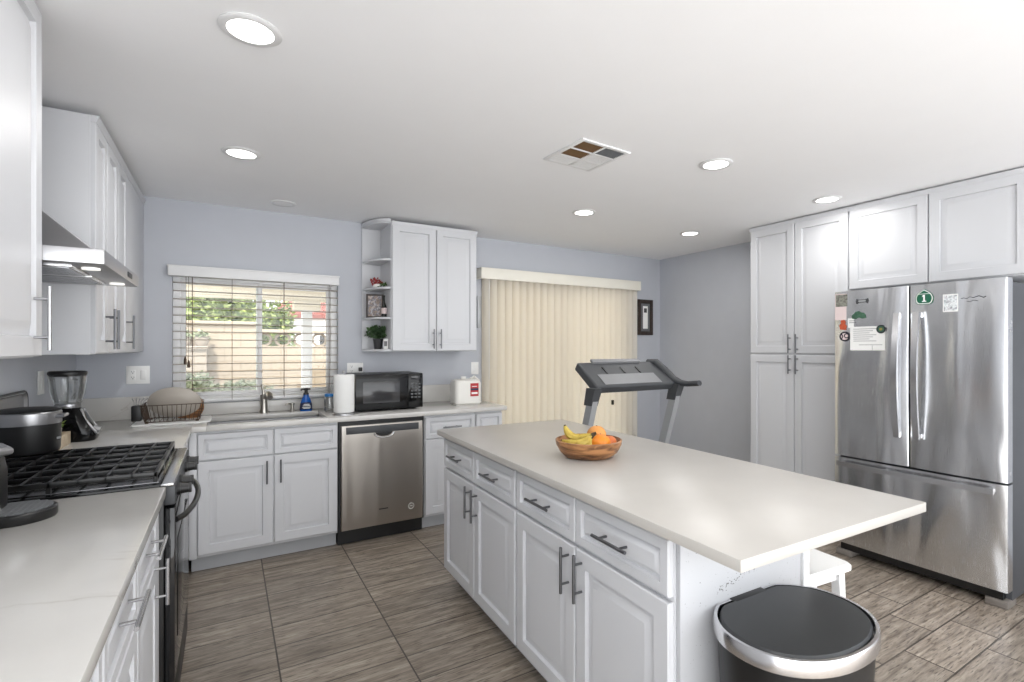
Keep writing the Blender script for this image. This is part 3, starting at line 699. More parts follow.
b = B(); leaves(b, 110, blob(-.008, 0, .05, .04, .035, .026), .024); obj('petals', b, 'flower_red', fl, smooth=False, recalc=False)
b = B(); leaves(b, 40, blob(.03, -.03, .02, .035, .03, .014), .03); obj('leaf', b, 'leaf_in', fl, smooth=False, recalc=False)
cd = B(); cd.box(-.018, .018, -.003, .003, 0, .085, .001); cd.box(-.012, .012, -.0036, -.0028, .025, .065, 0, 1)
tag(obj('greeting_card', cd, ['plastic_w', 'ink'], None, (1.909, -.262, 1.384), -.5), 'small pale card leaning beside the plant on the bottom shelf', 'card')

# left upper cabinets
cabinet('wall_cabinet', 'white wall cabinet at the upper left edge, before the range hood', (.325, -3.18, 0), pi/2, .92, .322, 1.368, 2.43,
        [('door', .003, .457, 1.372, 2.40, ('v', .41, 1.485, .19)), ('door', .462, .917, 1.372, 2.425, ('v', .835, 1.485, .19))], toe=0, pullmat='pull_bright')
cabinet('wall_cabinet', 'white wall cabinet with three doors between the range hood and the back wall', (.325, -1.50, 0), pi/2, 1.495, .322, 1.368, 2.405,
        [('door', .003, .25, 1.372, 2.385, ('v', .205, 1.485, .19)), ('door', .256, .54, 1.372, 2.385, ('v', .302, 1.485, .19)),
         ('door', .545, .82, 1.372, 2.385, ('v', .78, 1.485, .19)), ('filler', .824, 1.495, 1.372, 2.385, None)], toe=0, crown=True)
# range hood
hd = thing('range_hood', 'stainless steel pyramid range hood over the gas range', 'range hood', (0, 0, 0))
hy0, hy1 = -2.254, -1.508
b = B(); b.box(.004, .49, hy0, hy1, 1.668, 1.716, .002); obj('rim', b, 'steel', hd)
b = B(); b.rings([[(.004, hy0+.02, 1.716), (.455, hy0+.02, 1.716), (.455, hy1-.02, 1.716), (.004, hy1-.02, 1.716)], [(.004, -2.03, 1.93), (.22, -2.03, 1.93), (.22, -1.75, 1.93), (.004, -1.75, 1.93)]]); obj('canopy', b, 'steel', hd, smooth=False)
b = B(); b.box(.004, .22, -2.03, -1.75, 1.93, H-.003, .002); obj('chimney', b, 'steel', hd)
b = B()
for i in range(2):
    y0 = hy0+.06+i*.29; b.box(.05, .40, y0, y0+.26, 1.660, 1.668, .002)
    for k in range(9): b.box(.06, .39, y0+.015+k*.027, y0+.025+k*.027, 1.656, 1.662)
obj('filter', b, 'fsteel', hd)
for y in (hy0+.13, hy1-.13):
    b = B(); b.lathe([(.025, -.006), (.025, 0)], (.435, y, 1.668), 18); obj('lamp', b, 'hoodled', hd)
b = B(); b.box(.490, .493, -1.80, -1.70, 1.682, 1.702, .001); obj('control_strip', b, 'charcoal', hd)

# right wall: pantry, over-fridge cabinets
RZ = -pi/2
cabinet('pantry_cabinet', 'tall white four-door pantry cabinet beside the refrigerator', (4.71, -1.586, 0), RZ, .826, .468, 0, 2.425,
        [('door', .004, .404, .118, 1.338, ('v', .375, 1.262, .15)), ('door', .41, .822, .118, 1.338, ('v', .438, 1.262, .15)),
         ('door', .004, .404, 1.352, 2.40, ('v', .375, 1.43, .15)), ('door', .41, .822, 1.352, 2.40, ('v', .438, 1.43, .15))], crown=True)
cabinet('wall_cabinet', 'white two-door wall cabinet above the refrigerator', (4.71, -2.416, 0), RZ, 1.0, .468, 1.815, 2.425,
        [('door', .004, .495, 1.822, 2.40, None), ('door', .502, .996, 1.822, 2.40, None)], toe=0, crown=True)
b = B(); b.box(4.70, WX-.003, -3.46, -3.44, 0, 2.42, .002)
# refrigerator
fr = thing('refrigerator', 'stainless steel french-door refrigerator with magnets on its doors', 'refrigerator', (4.33, -2.506, 0), RZ)
FW = .912
b = B(); b.box(.004, FW-.004, .075, .80, .035, 1.755, .006); obj('body', b, 'grey_side', fr)
def fdoor(x0, x1, z0, z1):
    b = B(); cr = .010
    def sec(z, i=0):
        pts = [(x0+i, .07), (x0+i, .014)]
        pts += [(x0+i+.002, .006), (x0+.012+i, .0)]
        n = 6
        pts += [(x0+.012+(x1-x0-.024)*k/n, -.006*sin(pi*k/n)) for k in range(1, n)]
        pts += [(x1-.012-i, .0), (x1-i-.002, .006), (x1-i, .014), (x1-i, .07)]
        return [(px, py, z) for px, py in pts]
    b.rings([sec(z0), sec(z1)]); return b
ld = obj('left_door', fdoor(.002, .447, .677, 1.772), 'fridge', fr)
rd = obj('right_door', fdoor(.453, FW-.002, .677, 1.772), 'fridge', fr)
fz = obj('freezer_drawer', fdoor(.002, FW-.002, .095, .665), 'fridge', fr)
for x, dd in ((.395, ld), (.50, rd)):
    b = B(); n = 14
    b.rings([[(x+dx, yy, z) for dx, yy in ((-.016, y-.009), (.016, y-.009), (.016, y+.009), (-.016, y+.009))] for z, y in [(.85+(1.61-.85)*k/n, -.028-.034*sin(pi*k/n)) for k in range(n+1)]])
    b.box(x-.013, x+.013, -.028, .002, .852, .885, .003).box(x-.013, x+.013, -.028, .002, 1.575, 1.608, .003); obj('handle', b, 'fsteel', dd)
b = B(); n = 14
b.rings([[(x, y-.009, z-.015), (x, y+.009, z-.015), (x, y+.009, z+.015), (x, y-.009, z+.015)] for x, y, z in [(.035+(.86-.035)*k/n, -.030-.022*sin(pi*k/n), .628) for k in range(n+1)]])
b.box(.036, .066, -.03, .002, .617, .639, .003).box(.829, .859, -.03, .002, .617, .639, .003); obj('handle', b, 'fsteel', fz)
b = B(); b.box(.03, FW-.03, .03, .07, .04, .1); obj('base_grille', b, 'black', fr, smooth=False)
for x in (.005, FW-.105):
    b = B(); b.box(x, x+.1, .015, .14, .0, .042, .006); obj('foot', b, 'footgrey', fr)
b = B(); b.tube([(.71, -.0045, 1.672), (.722, -.0045, 1.676), (.734, -.0045, 1.67), (.75, -.0045, 1.68), (.765, -.0045, 1.674), (.79, -.0045, 1.682), (.81, -.0045, 1.672), (.82, -.0045, 1.678)], .0022, 6)
b.tube([(.735, -.0045, 1.657), (.75, -.0045, 1.652), (.765, -.0045, 1.66), (.785, -.0045, 1.655)], .0018, 6); obj('badge', b, 'charcoal', rd)
# things stuck on the fridge: local frame x along the doors (from the left edge), y out
def stuck(name, label, cat, parts, x, z, y=-.004, group=None, rot=0):
    t = thing(name, label, cat, (4.33+y-.0015, -2.506-x, z), RZ, group)
    for nm, bb, m in parts: obj(nm, bb, m, t, smooth=False)
    return t
def card(x0, x1, z0, z1, y0=0, t=.0015): return B().box(x0, x1, y0-t, y0, z0, z1)
def disc(r, y0=0, t=.003, sx=1, sz=1, c=(0, 0), n=24, poly=None):
    b = B(); P = poly or [(r*sx*cos(2*pi*k/n)+c[0], r*sz*sin(2*pi*k/n)+c[1]) for k in range(n)]
    b.rings([[(px, y0, pz) for px, pz in P], [(px, y0-t, pz) for px, pz in P]]); return b
stuck('photo_card', 'tall photo card with a pale pink lower half, top left on the refrigerator', 'card', [('card', card(-.0435, .0435, -.09, .085), 'pinkpaper'), ('photo', card(-.038, .038, .0, .08, -.0015), 'photo_land')], .052, 1.672, y=.0)
bone = [(-.035, .016), (-.02, .01), (.02, .01), (.035, .016), (.04, .0), (.035, -.018), (.02, -.01), (-.02, -.01), (-.035, -.018), (-.04, 0)]
stuck('magnet', 'small grey bone-shaped magnet near the top of the left refrigerator door', 'magnet', [('plate', disc(0, poly=bone), 'charcoal'), ('print', card(-.022, .022, -.005, .005, -.003, .0008), 'silverplastic')], .185, 1.700)
b1 = disc(0, poly=[(-.042, -.02), (-.045, .0), (-.03, .012), (-.02, .025), (0, .028), (.015, .018), (.03, .015), (.042, .0), (.045, -.018), (.02, -.022), (0, -.014), (-.02, -.024)])
stuck('magnet', 'green bush-shaped magnet on the left refrigerator door', 'magnet', [('plate', b1, 'bushmagnet')], .165, 1.608)
b1 = disc(0, poly=[(-.018, -.03), (-.024, .0), (-.012, .012), (-.014, .03), (.006, .036), (.016, .02), (.01, .008), (.022, -.004), (.018, -.032)])
stuck('magnet', 'orange-red figure magnet above the ringed sticker on the refrigerator', 'magnet', [('plate', b1, 'redfigure')], .063, 1.548)
stuck('note_card', 'small white note between the orange magnet and the big paper sheet', 'card', [('card', card(-.033, .033, -.032, .032), 'paper'), ('print', B().box(-.025, .02, -.0022, -.0014, .0, .004).box(-.025, .015, -.0022, -.0014, .012, .016), 'ink')], .127, 1.560, y=-.0015)
bs = B(); bs.tube([(.03*cos(t*pi/9), -.003, .028*sin(t*pi/9)) for t in range(18)], .005, 6, closed=True); bs.tube([(.012+.014*cos(t*pi/5), -.003, .004+.014*sin(t*pi/5)) for t in range(10)], .0035, 6, closed=True); bs.tube([(-.02, -.003, -.015), (-.012, -.003, .0), (-.02, -.003, .015)], .004, 6)
stuck('sticker', 'round black and white ringed sticker left of the paper sheet on the refrigerator', 'sticker', [('disc', disc(.031), 'pinkpaper'), ('print', bs, 'ring_black')], .075, 1.472)
bp = B()
for i in range(7): bp.box(-.085, .055-(i % 3)*.02, -.0024, -.0014, .055-i*.013, .058-i*.013)
bp.box(-.05, .09, -.0024, -.0014, -.048, -.045).box(.03, .032, -.0024, -.0014, -.08, -.05)
stuck('paper_sheet', 'large white printed sheet held on the left refrigerator door', 'paper', [('sheet', card(-.105, .105, -.082, .072), 'paper'), ('print', bp, 'ink')], .215, 1.462, y=-.0045)
stuck('magnet', 'round dark green magnet at the upper right corner of the paper sheet', 'magnet', [('disc', disc(.027), 'ring_black'), ('ring', disc(.019, -.003, .001), 'bushmagnet'), ('centre', disc(.009, -.004, .001), 'gold')], .298, 1.514, y=-.006)
# route shield: rounded spade outline with the figure 1
sh = [(-.040, -.036), (-.030, -.044), (.030, -.044), (.040, -.036), (.046, -.018), (.046, -.002), (.037, .018), (.022, .032), (.0, .046), (-.022, .032), (-.037, .018), (-.046, -.002), (-.046, -.018)]
def sc(P, k): return [(x*k, z*k) for x, z in P]
b1 = B().box(-.0035, .0045, -.0062, -.0045, -.026, .012).box(-.010, .011, -.0062, -.0045, -.029, -.023); b1.quad([(-.011, -.0062, .003), (-.0035, -.0062, .012), (-.0035, -.0062, .003), (-.0075, -.0062, .0005)])
stuck('magnet', 'green shield magnet with a white figure 1 at the top of the right refrigerator door', 'magnet', [('rim', disc(0, poly=sc(sh, 1.0)), 'green_sign'), ('border', disc(0, -.003, .0008, poly=sc(sh, .93)), 'pure_white'), ('field', disc(0, -.0038, .0008, poly=sc(sh, .84)), 'green_sign'), ('stripe', B().box(-.03, .03, -.0054, -.0045, .0165, .019), 'pure_white'), ('numeral', b1, 'pure_white')], .532, 1.697)
stuck('photo_magnet', 'square photo magnet right of the green shield magnet', 'magnet', [('card', card(-.036, .036, -.05, .05), 'paper'), ('photo', card(-.031, .031, -.044, .044, -.0015), 'photo_bw')], .66, 1.652)

# ------------------------------------------------------------------ gas range
rg = thing('gas_range', 'black and stainless gas range between the left counters', 'stove', (0, 0, 0))
ry0, ry1 = -2.2, -1.442
b = B(); b.box(.02, .64, ry0+.002, ry1-.002, .0+.03, .895, .003); obj('body', b, 'black', rg)
b = B(); b.box(.02, .63, ry0+.001, ry1-.001, .895, .922, .002); obj('cooktop', b, 'gloss_black', rg)
b = B(); b.box(.6305, .668, ry0+.001, ry1-.001, .912, .922, .003); obj('front_trim', b, 'fsteel', rg)
b = B(); b.box(.6405, .672, ry0+.003, ry1-.003, .845, .9115, .004); pn = obj('control_panel', b, 'charcoal', rg)
for y in (-2.10, -1.97, -1.69, -1.56):
    b = B(); b.cyl((.672, y, .878), (.682, y, .878), .024, 20); b.cyl((.682, y, .878), (.708, y, .878), .020, 20, r2=.017); b.box(.704, .716, y-.006, y+.006, .860, .896, .002); obj('knob', b, 'black', pn)
b = B(); b.box(.64, .672, ry0+.004, ry1-.004, .22, .835, .006); od = obj('oven_door', b, 'oven_glass', rg)
b = B(); n = 16
b.tube([(.672+.052*sin(pi*k/n)**.55, -2.17+.66*k/n, .785) for k in range(n+1)], .0105, 10); obj('handle', b, 'black', od)
b = B(); b.box(.672, .675, ry0+.09, ry1-.09, .34, .70, .001); obj('door_window', b, 'gloss_black', od)
b = B(); b.box(.64, .668, ry0+.004, ry1-.004, .06, .21, .005); obj('drawer', b, 'black', rg)
b = B(); b.box(.05, .625, ry0+.03, ry1-.03, .921, .926, .002); obj('burner_tray', b, 'cooktop_steel', rg)
for x, y, r_ in ((.48, -2.03, .045), (.48, -1.61, .05), (.20, -2.03, .045), (.20, -1.61, .04), (.34, -1.82, .05)):
    b = B(); b.lathe([(r_*1.25, 0), (r_*1.25, .006), (r_, .008), (r_, .016), (r_*.92, .02), (.002, .02)], (x, y, .926), 24); obj('burner', b, ['iron'], rg)
for i in range(3):
    y0 = ry0+.028+i*.2335; y1 = y0+.2315
    b = B(); zt = .962; z0_ = .944
    b.box(.055, .62, y0, y0+.011, z0_, zt, .002).box(.055, .62, y1-.011, y1, z0_, zt, .002).box(.055, .066, y0, y1, z0_, zt, .002).box(.609, .62, y0, y1, z0_, zt, .002)
    b.box(.333, .344, y0, y1, z0_, zt, .002)
    ym = (y0+y1)/2; b.box(.055, .62, ym-.005, ym+.005, z0_+.002, zt, .002)
    for xx in (.13, .20, .27, .41, .48, .55): b.box(xx-.0045, xx+.0045, y0, y1, z0_+.002, zt, .002)
    for xx in (.06, .338, .614):
        for yy in (y0+.006, y1-.006): b.box(xx-.006, xx+.006, yy-.005, yy+.005, .926, .945)
    obj('grate', b, 'iron', rg)

# pot on the back burner corner
pot = thing('cooking_pot', 'large black pot with a silver rim band at the back corner of the range', 'pot', (.128, -1.50, .962))
b = B(); b.lathe([(.100, 0), (.112, .006), (.116, .02), (.118, .125), (.002, .125)], seg=48); obj('body', b, 'black', pot)
b = B(); b.lathe([(.1195, .122), (.1205, .128), (.1205, .168), (.117, .172), (.06, .176)], seg=48, cap0=True); obj('rim_band', b, 'tray_steel', pot)
b = B(); b.lathe([(.115, .172), (.116, .178), (.10, .184), (.03, .19), (.002, .19)], seg=48); obj('lid', b, 'black', pot)
b = B(); b.tube([(.105, -.045, .15), (.135, -.055, .152), (.135, .02, .152), (.108, .03, .15)], .007, 8); b.tube([(-.105, .03, .15), (-.12, .035, .152)], .006, 8); obj('grip', b, 'tray_steel', pot)
b = B()
for k in range(5): 
    a = -.32+k*.055; b.box(.1175*cos(a)-.002+.001, .1175*cos(a)+.0022, .118*sin(a)-.002, .118*sin(a)+.002, .055, .064)
obj('print', b, 'silverplastic', pot)
for o_ in pot.children: o_.scale = (.885, .885, 1.0)
# baking tray on edge against the wall
b = B()
P = rrect(-.27, .27, 0, .225, .04)
def trace(inset): return [(x*(1-inset/.27), .1125+(z-.1125)*(1-inset/.1125)) for x, z in P]
b.rings([[(.004, x, z) for x, z in trace(0)], [(.016, x, z) for x, z in trace(0)], [(.018, x, z) for x, z in trace(.006)], [(.006, x, z) for x, z in trace(.016)]])
b.tube([(.014, x, z) for x, z in P], .006, 6, mi=1, closed=True)
tr = tag(obj('baking_tray', b, ['tray_steel', 'charcoal'], None, (.004, -1.31, .966)), 'steel tray with a dark rounded rim standing behind the black pot', 'tray')
# planter
pl_ = thing('planter_box', 'small pale wooden planter box of succulents between the pot and the blender', 'planter', (.105, -1.065, zt1), pi/2)
b = B(); b.box(-.11, .11, -.052, -.042, 0, .062, .001).box(-.11, .11, .042, .052, 0, .062, .001).box(-.11, -.10, -.042, .042, 0, .062, .001).box(.10, .11, -.042, .042, 0, .062, .001).box(-.1, .1, -.042, .042, 0, .008); obj('box', b, 'palewood', pl_)
for i, x in enumerate((-.065, 0, .065)):
    b = B(); b.lathe([(.022, .01), (.029, .085), (.026, .085), (.02, .07), (.002, .07)], (x, 0, 0), 16, cap1=False); c_ = obj('pot', b, 'pinkpaper', pl_)
    b = B(); leaves(b, 40, blob(x, 0, .10, .03, .028, .022), .035); obj('leaf', b, 'leaf_succ', c_, smooth=False, recalc=False)
# blender
bl = thing('blender', 'glass jar blender with a black lid and black base in the back left corner', 'blender', (.125, -.85, zt1))
b = B(); 
levels = [(-.075, .115, -.08, .08, .05, 0), (-.08, .12, -.083, .083, .05, .012), (-.078, .115, -.08, .08, .05, .05), (-.074, .09, -.076, .076, .045, .10), (-.064, .07, -.064, .064, .045, .145), (-.052, .052, -.052, .052, .045, .172)]
prof_rr(b, levels); obj('base', b, 'gloss_black', bl)
b = B(); b.tube([(.058, -.03, .165), (.075, -.045, .11), (.108, -.05, .06), (.122, -.035, .03)], [.006, .007, .007, .006], 8); b.tube([(.058, .03, .165), (.075, .045, .11), (.108, .05, .06), (.122, .035, .03)], [.006, .007, .007, .006], 8); b.cyl((.10, 0, .055), (.128, 0, .045), .022, 18); obj('trim', b, 'tray_steel', bl)
b = B(); b.lathe([(.046, .178), (.055, .20), (.066, .25), (.072, .31), (.075, .345), (.071, .345), (.068, .31), (.062, .25), (.051, .204), (.002, .198)], seg=32, cap1=False)
for k in range(8):
    a = k*pi/4+.2; b.tube([(.052*cos(a), .052*sin(a), .197), (.0655*cos(a), .0655*sin(a), .25), (.0725*cos(a), .0725*sin(a), .315), (.0745*cos(a), .0745*sin(a), .342)], .004, 6)
b.tube([(.03, -.075, .33), (.055, -.115, .32), (.05, -.105, .25), (.03, -.055, .215)], .008, 8); obj('jar', b, 'jarglass', bl)
b = B(); b.lathe([(.05, .166), (.053, .172), (.050, .192), (.002, .192)], seg=28); obj('collar', b, 'tray_steel', bl)
b = B(); b.lathe([(.070, .335), (.078, .345), (.078, .356), (.072, .362), (.03, .364), (.002, .364)], seg=32); obj('lid', b, 'black', bl)

# coffee machine at the left edge
cm = thing('coffee_machine', 'black pod coffee machine with a silver lever at the left edge of the counter', 'coffee machine', (-.022, 0, 0))
b = B(); prof_rr(b, [(.06, .31, -2.54, -2.32, .04, zt1), (.06, .315, -2.545, -2.315, .045, zt1+.02), (.06, .315, -2.545, -2.315, .045, 1.05), (.07, .31, -2.54, -2.32, .045, 1.085), (.09, .29, -2.52, -2.34, .04, 1.10)]); obj('body', b, 'black', cm)
b = B(); b.tube([(.10, -2.52, 1.10), (.20, -2.53, 1.115), (.30, -2.50, 1.115), (.335, -2.43, 1.112), (.30, -2.36, 1.115), (.2, -2.33, 1.115), (.1, -2.34, 1.10)], .012, 10); obj('lever', b, 'tray_steel', cm)
b = B(); b.lathe([(.085, 0), (.088, .004), (.088, .026), (.084, .030), (.002, .030)], (.343, -2.405, zt1), 36); dt = obj('drip_tray', b, 'black', cm)
b = B()
for i in range(-5, 6):
    h = math.sqrt(max(0, .078**2-(i*.014)**2)); b.box(.343-h, .343+h, -2.405+i*.014-.003, -2.405+i*.014+.003, zt1+.030, zt1+.033)
    b.box(.343+i*.014-.002, .343+i*.014+.002, -2.405-h, -2.405+h, zt1+.030, zt1+.032)
obj('drip_grid', b, 'greyvent', dt)
# faceted glass jar with knob just entering the frame
cj = thing('glass_canister', 'faceted clear glass canister at the left edge in front of the coffee machine', 'jar', (.300, -2.625, zt1))
b = B(); b.lathe([(.03, 0), (.045, .012), (.05, .03), (.034, .045), (.05, .062), (.052, .085), (.03, .10), (.012, .105), (.018, .115), (.016, .128), (.002, .132)], seg=10); obj('body', b, 'jarglass', cj, smooth=False)

# dish rack
dr = thing('dish_rack', 'dark wire dish rack on a white mat beside the sink', 'dish rack', (.535, -.315, zt1))
b = B(); prof_rr(b, [(-.20, .20, -.16, .15, .02, 0), (-.205, .205, -.165, .155, .02, .006), (-.2, .2, -.16, .15, .02, .012)]); obj('drain_mat', b, 'plastic_w', dr)
b = B()
rz0, rz1 = .02, .125
for z, e in ((rz0, .13), (rz1, .15)):
    b.tube([(x, y, z) for x, y in rrect(-e-.01, e+.01, -e+.01, e-.01, .03)], .0028, 6, closed=True)
for sgn in (-1, 1):
    for k in range(13):
        u = -1+2*k/12; b.cyl((u*.13, sgn*.12, rz0), (u*.15, sgn*.14, rz1), .0018, 6)
    for k in range(9):
        u = -1+2*k/8; b.cyl((sgn*.14, u*.11, rz0), (sgn*.16, u*.13, rz1), .0018, 6)
for k in range(9): b.cyl((-.13+k*.0325, -.12, rz0), (-.13+k*.0325, .12, rz0), .0016, 6)
for x in (-.13, .13):
    for y in (-.11, .11): b.lathe([(.009, -.010), (.010, -.004), (.007, .004)], (x, y, rz0), 10)
obj('wire_frame', b, 'wiredark', dr)
b = B(); b.box(-.205, -.155, -.12, -.05, .03, .125, .006); obj('utensil_cup', b, 'black', dr)
ut = B()
for k in range(5):
    a = -.19+k*.008; ut.tube([(a, -.08, .06), (a-.004+.004*k, -.085, .15), (a+.012*(k-1), -.09, .17)], [.003, .004, .008], 8, flat=.4)
tag(obj('utensils', ut, 'tray_steel', None, (.535, -.315, zt1)), 'bundle of steel cutlery in the black cup of the dish rack', 'cutlery')
# big oval dish leaning in rack
b = B()
pd = [(.002, .0), (.075, .0), (.105, .012), (.142, .035), (.146, .037), (.146, .041), (.138, .039), (.102, .018), (.07, .007), (.002, .007)]
b.T = Matrix.Translation((.0, -.03, .115)) @ Matrix.Rotation(-.12, 4, 'Z') @ Matrix.Rotation(-1.25, 4, 'X')
b.lathe(pd, seg=48, sy=.72)
tag(obj('serving_dish', b, 'taupe', None, (.535, -.315, zt1)), 'large taupe oval dish standing upside down in the wire dish rack', 'dish')
b = B(); b.T = Matrix.Translation((.06, .05, .09)) @ Matrix.Rotation(-.3, 4, 'Z') @ Matrix.Rotation(-1.35, 4, 'X')
b.lathe([(.002, 0), (.07, 0), (.1, .018), (.1, .022), (.07, .006), (.002, .006)], seg=36)
tag(obj('dinner_plate', b, 'bowlwood', None, (.535, -.315, zt1)), 'round brown plate standing behind the taupe dish in the dish rack', 'plate')

# outlets
def outlet(loc, rotz, label, kind='double', w=.127, h=.122):
    t = thing('wall_outlet' if kind != 'switch' else 'light_switch', label, 'outlet' if kind != 'switch' else 'light switch', loc, rotz)
    b = B(); b.box(-w/2, w/2, -.006, -.0005, -h/2, h/2, .002); obj('plate', b, 'plastic_w', t)
    if kind != 'switch':
        b = B(); b.box(-w/2+.02, -w/2+.052, -.009, -.005, -.034, .034, .002); s_ = obj('socket', b, 'plastic_w', t)
        b = B()
        for z in (-.02, .018):
            for dx_ in (-.007, .005): b.box(-w/2+.036+dx_, -w/2+.038+dx_, -.0096, -.0085, z, z+.01)
            b.cyl((-w/2+.036, -.0085, z-.005), (-w/2+.036, -.0096, z-.005), .003, 8)
        obj('slots', b, 'charcoal', s_)
    if kind in ('double', 'switch'):
        xx = w/2-.036 if kind == 'double' else 0
        b = B(); b.box(xx-.016, xx+.016, -.010, -.005, -.033, .033, .003); obj('rocker', b, 'plastic_w', t)
    return t
outlet((.315, 0, 1.212), 0, 'white double wall plate with outlet and switch left of the window')
o = outlet((1.727, 0, 1.222), 0, 'white wall outlet above the microwave with a black plug', w=.127, h=.1)
b = B(); b.box(.025, .052, -.035, -.009, -.02, .012, .004); tag(obj('wall_plug', b, 'black', None, (1.727, 0, 1.222)), 'black plug pushed into the outlet above the microwave', 'plug')
outlet((2.80, 0, 1.205), 0, 'white wall switch left of the vertical blinds', 'switch', .075, .115)
outlet((0, -.76, 1.215), pi/2, 'white wall plate on the left wall behind the blender', 'switch', .10, .122)
b = B(); prof_rr(b, [(-.018, .018, -.022, -.001, .006, -.15), (-.02, .02, -.024, -.001, .007, -.145), (-.02, .02, -.024, -.001, .007, .145), (-.018, .018, -.022, -.001, .006, .15)])
tag(obj('wall_panel', b, 'silverplastic', None, (2.838, 0, 1.73)), 'narrow pale grey strip on the wall beside the vertical blinds', 'wall panel')
# framed picture
pi_ = thing('framed_picture', 'tall narrow dark framed picture on the back wall right of the patio door', 'picture', (4.938, 0, 1.747))
b = B(); ring(b, -.115, .115, -.205, .205, .045, -.022, -.001, .004); obj('frame', b, 'darkwood', pi_)
b = B(); b.box(-.072, .072, -.012, -.002, -.162, .162); obj('mat_board', b, 'greyvent', pi_, smooth=False)
b = B(); b.box(-.036, .036, -.0135, -.0121, -.13, .13); pr_ = obj('print', b, 'paper', pi_, smooth=False)
b = B(); b.box(-.022, .022, -.0145, -.0136, .055, .105); obj('picture_mark', b, 'charcoal', pr_, smooth=False)

# ------------------------------------------------------------------ island
IT = -.0282
IO = Vector((1.818, -3.664))
ex, ey = Vector((cos(IT), sin(IT))), Vector((-sin(IT), cos(IT)))
def isl(a, c, z=0): p = IO+ex*a+ey*c; return (p.x, p.y, z)
LI, WI = 2.14, .868
b = B(); b.box(0, WI, 0, LI, .884, .914, .003)
itop = tag(obj('island_countertop', b, 'quartz_island', None, isl(0, 0), IT), 'long cream quartz island countertop holding the fruit bowl', 'countertop')
cabinet('island_cabinet', 'white island cabinet with two drawers and two doors, at the end nearer the dishwasher', isl(.055, 2.125), RZ+IT, .93, .56, 0, .884,
        [('drawer', .004, .458, .705, .865, ('h', .23, .787, .17)), ('drawer', .466, .922, .705, .865, ('h', .695, .787, .17)),
         ('door', .004, .458, .105, .69, ('v', .42, .60, .165)), ('door', .466, .922, .105, .69, ('v', .504, .60, .165))], toe=.09)
cabinet('island_cabinet', 'white island cabinet with two drawers and two doors, at the end nearer the trash can', isl(.055, 1.193), RZ+IT, .93, .56, 0, .884,
        [('drawer', .008, .458, .705, .865, ('h', .235, .787, .17)), ('drawer', .466, .925, .705, .865, ('h', .695, .787, .17)),
         ('door', .008, .458, .105, .69, ('v', .42, .60, .165)), ('door', .466, .925, .105, .69, ('v', .504, .60, .165))], toe=.09)
ip = thing('island_end_wall', 'painted end and back panels of the island, scuffed behind the trash can', 'panel', isl(0, 0), IT)
b = B(); b.box(.058, .60, .245, .261, 0, .884, .001); obj('end_panel', b, 'scuffed', ip)
b = B(); b.box(.617, .632, .262, 2.125, 0, .884, .001); obj('back_panel', b, 'cab', ip)
b = B(); b.box(.600, .632, .235, .262, 0, .884, .002); obj('corner_post', b, 'white', ip)

# fruit bowl
BX, BY = 2.195, -2.585
bw = B(); bw.lathe([(.085, 0), (.105, .004), (.128, .025), (.145, .055), (.148, .076), (.142, .078), (.137, .058), (.118, .03), (.09, .014), (.002, .012)], seg=48)
tag(obj('fruit_bowl', bw, 'bowlwood', None, (BX, BY, zt1)), 'round carved wooden bowl of fruit on the island', 'bowl')
rv = Vector((.8488, -.5287, 0)); fv = Vector((.5287, .8488, 0))
def bp_(r_, f_, z): v = rv*r_+fv*f_; return (BX+v.x, BY+v.y, zt1+z)
def fruit(name, label, c, r, mat, sc=(1, 1, .93)):
    t = thing(name, label, 'fruit', c)
    b = B(); b.sph((0, 0, 0), r, u=28, v=18, sc=sc); obj('skin', b, mat, t)
    b = B(); b.lathe([(.004, r*sc[2]*.97), (.003, r*sc[2]*1.03), (.001, r*sc[2]*1.03)], seg=8); obj('stem_end', b, 'banana_tip', t)
fruit('orange', 'bright orange at the front right of the fruit bowl', bp_(.048, -.045, .064), .046, 'orange')
fruit('peach', 'yellow-orange peach standing highest at the back of the bowl', bp_(.040, .047, .088), .044, 'peach')
fruit('peach', 'reddish peach against the right rim of the bowl', bp_(.092, .0, .06), .034, 'red_fruit')
fruit('apple', 'reddish apple low at the back left of the bowl', bp_(-.03, .065, .052), .036, 'red_fruit')
def banana(label, pts, r=.0165):
    t = thing('banana', label, 'fruit', bp_(0, 0, 0), 0)
    W_ = [Vector(bp_(*p))-Vector(bp_(0, 0, 0)) for p in pts]
    n = 18; P = []
    for i in range(n+1):   # quadratic bezier through control points
        u = i/n; P.append(W_[0]*(1-u)**2+W_[1]*2*u*(1-u)+W_[2]*u*u)
    rs = [r*min(1, .38+1.9*(i/n)**.8, .42+2.2*((n-i)/n)**.8) for i in range(n+1)]
    b = B(); b.tube(P, rs, 7); obj('peel', b, 'banana', t)
    b = B(); b.tube([P[-1], P[-1]+(P[-1]-P[-2]).normalized()*.022], [.0075, .006], 8); obj('stem', b, 'banana_tip', t)
    b = B(); b.tube([P[0], P[0]+(P[0]-P[1]).normalized()*.005], [.006, .004], 8); obj('tip', b, 'banana_tip', t)
banana('topmost banana curving up over the left of the bowl', [(-.105, .00, .135), (-.085, .0, .055), (.012, -.015, .098)], .018)
banana('front banana lying along the left rim of the bowl', [(-.118, -.035, .076), (-.04, -.095, .052), (.010, -.034, .092)], .018)
banana('short banana wedged between the front banana and the orange', [(-.075, -.07, .045), (-.02, -.07, .028), (.012, -.052, .085)], .016)

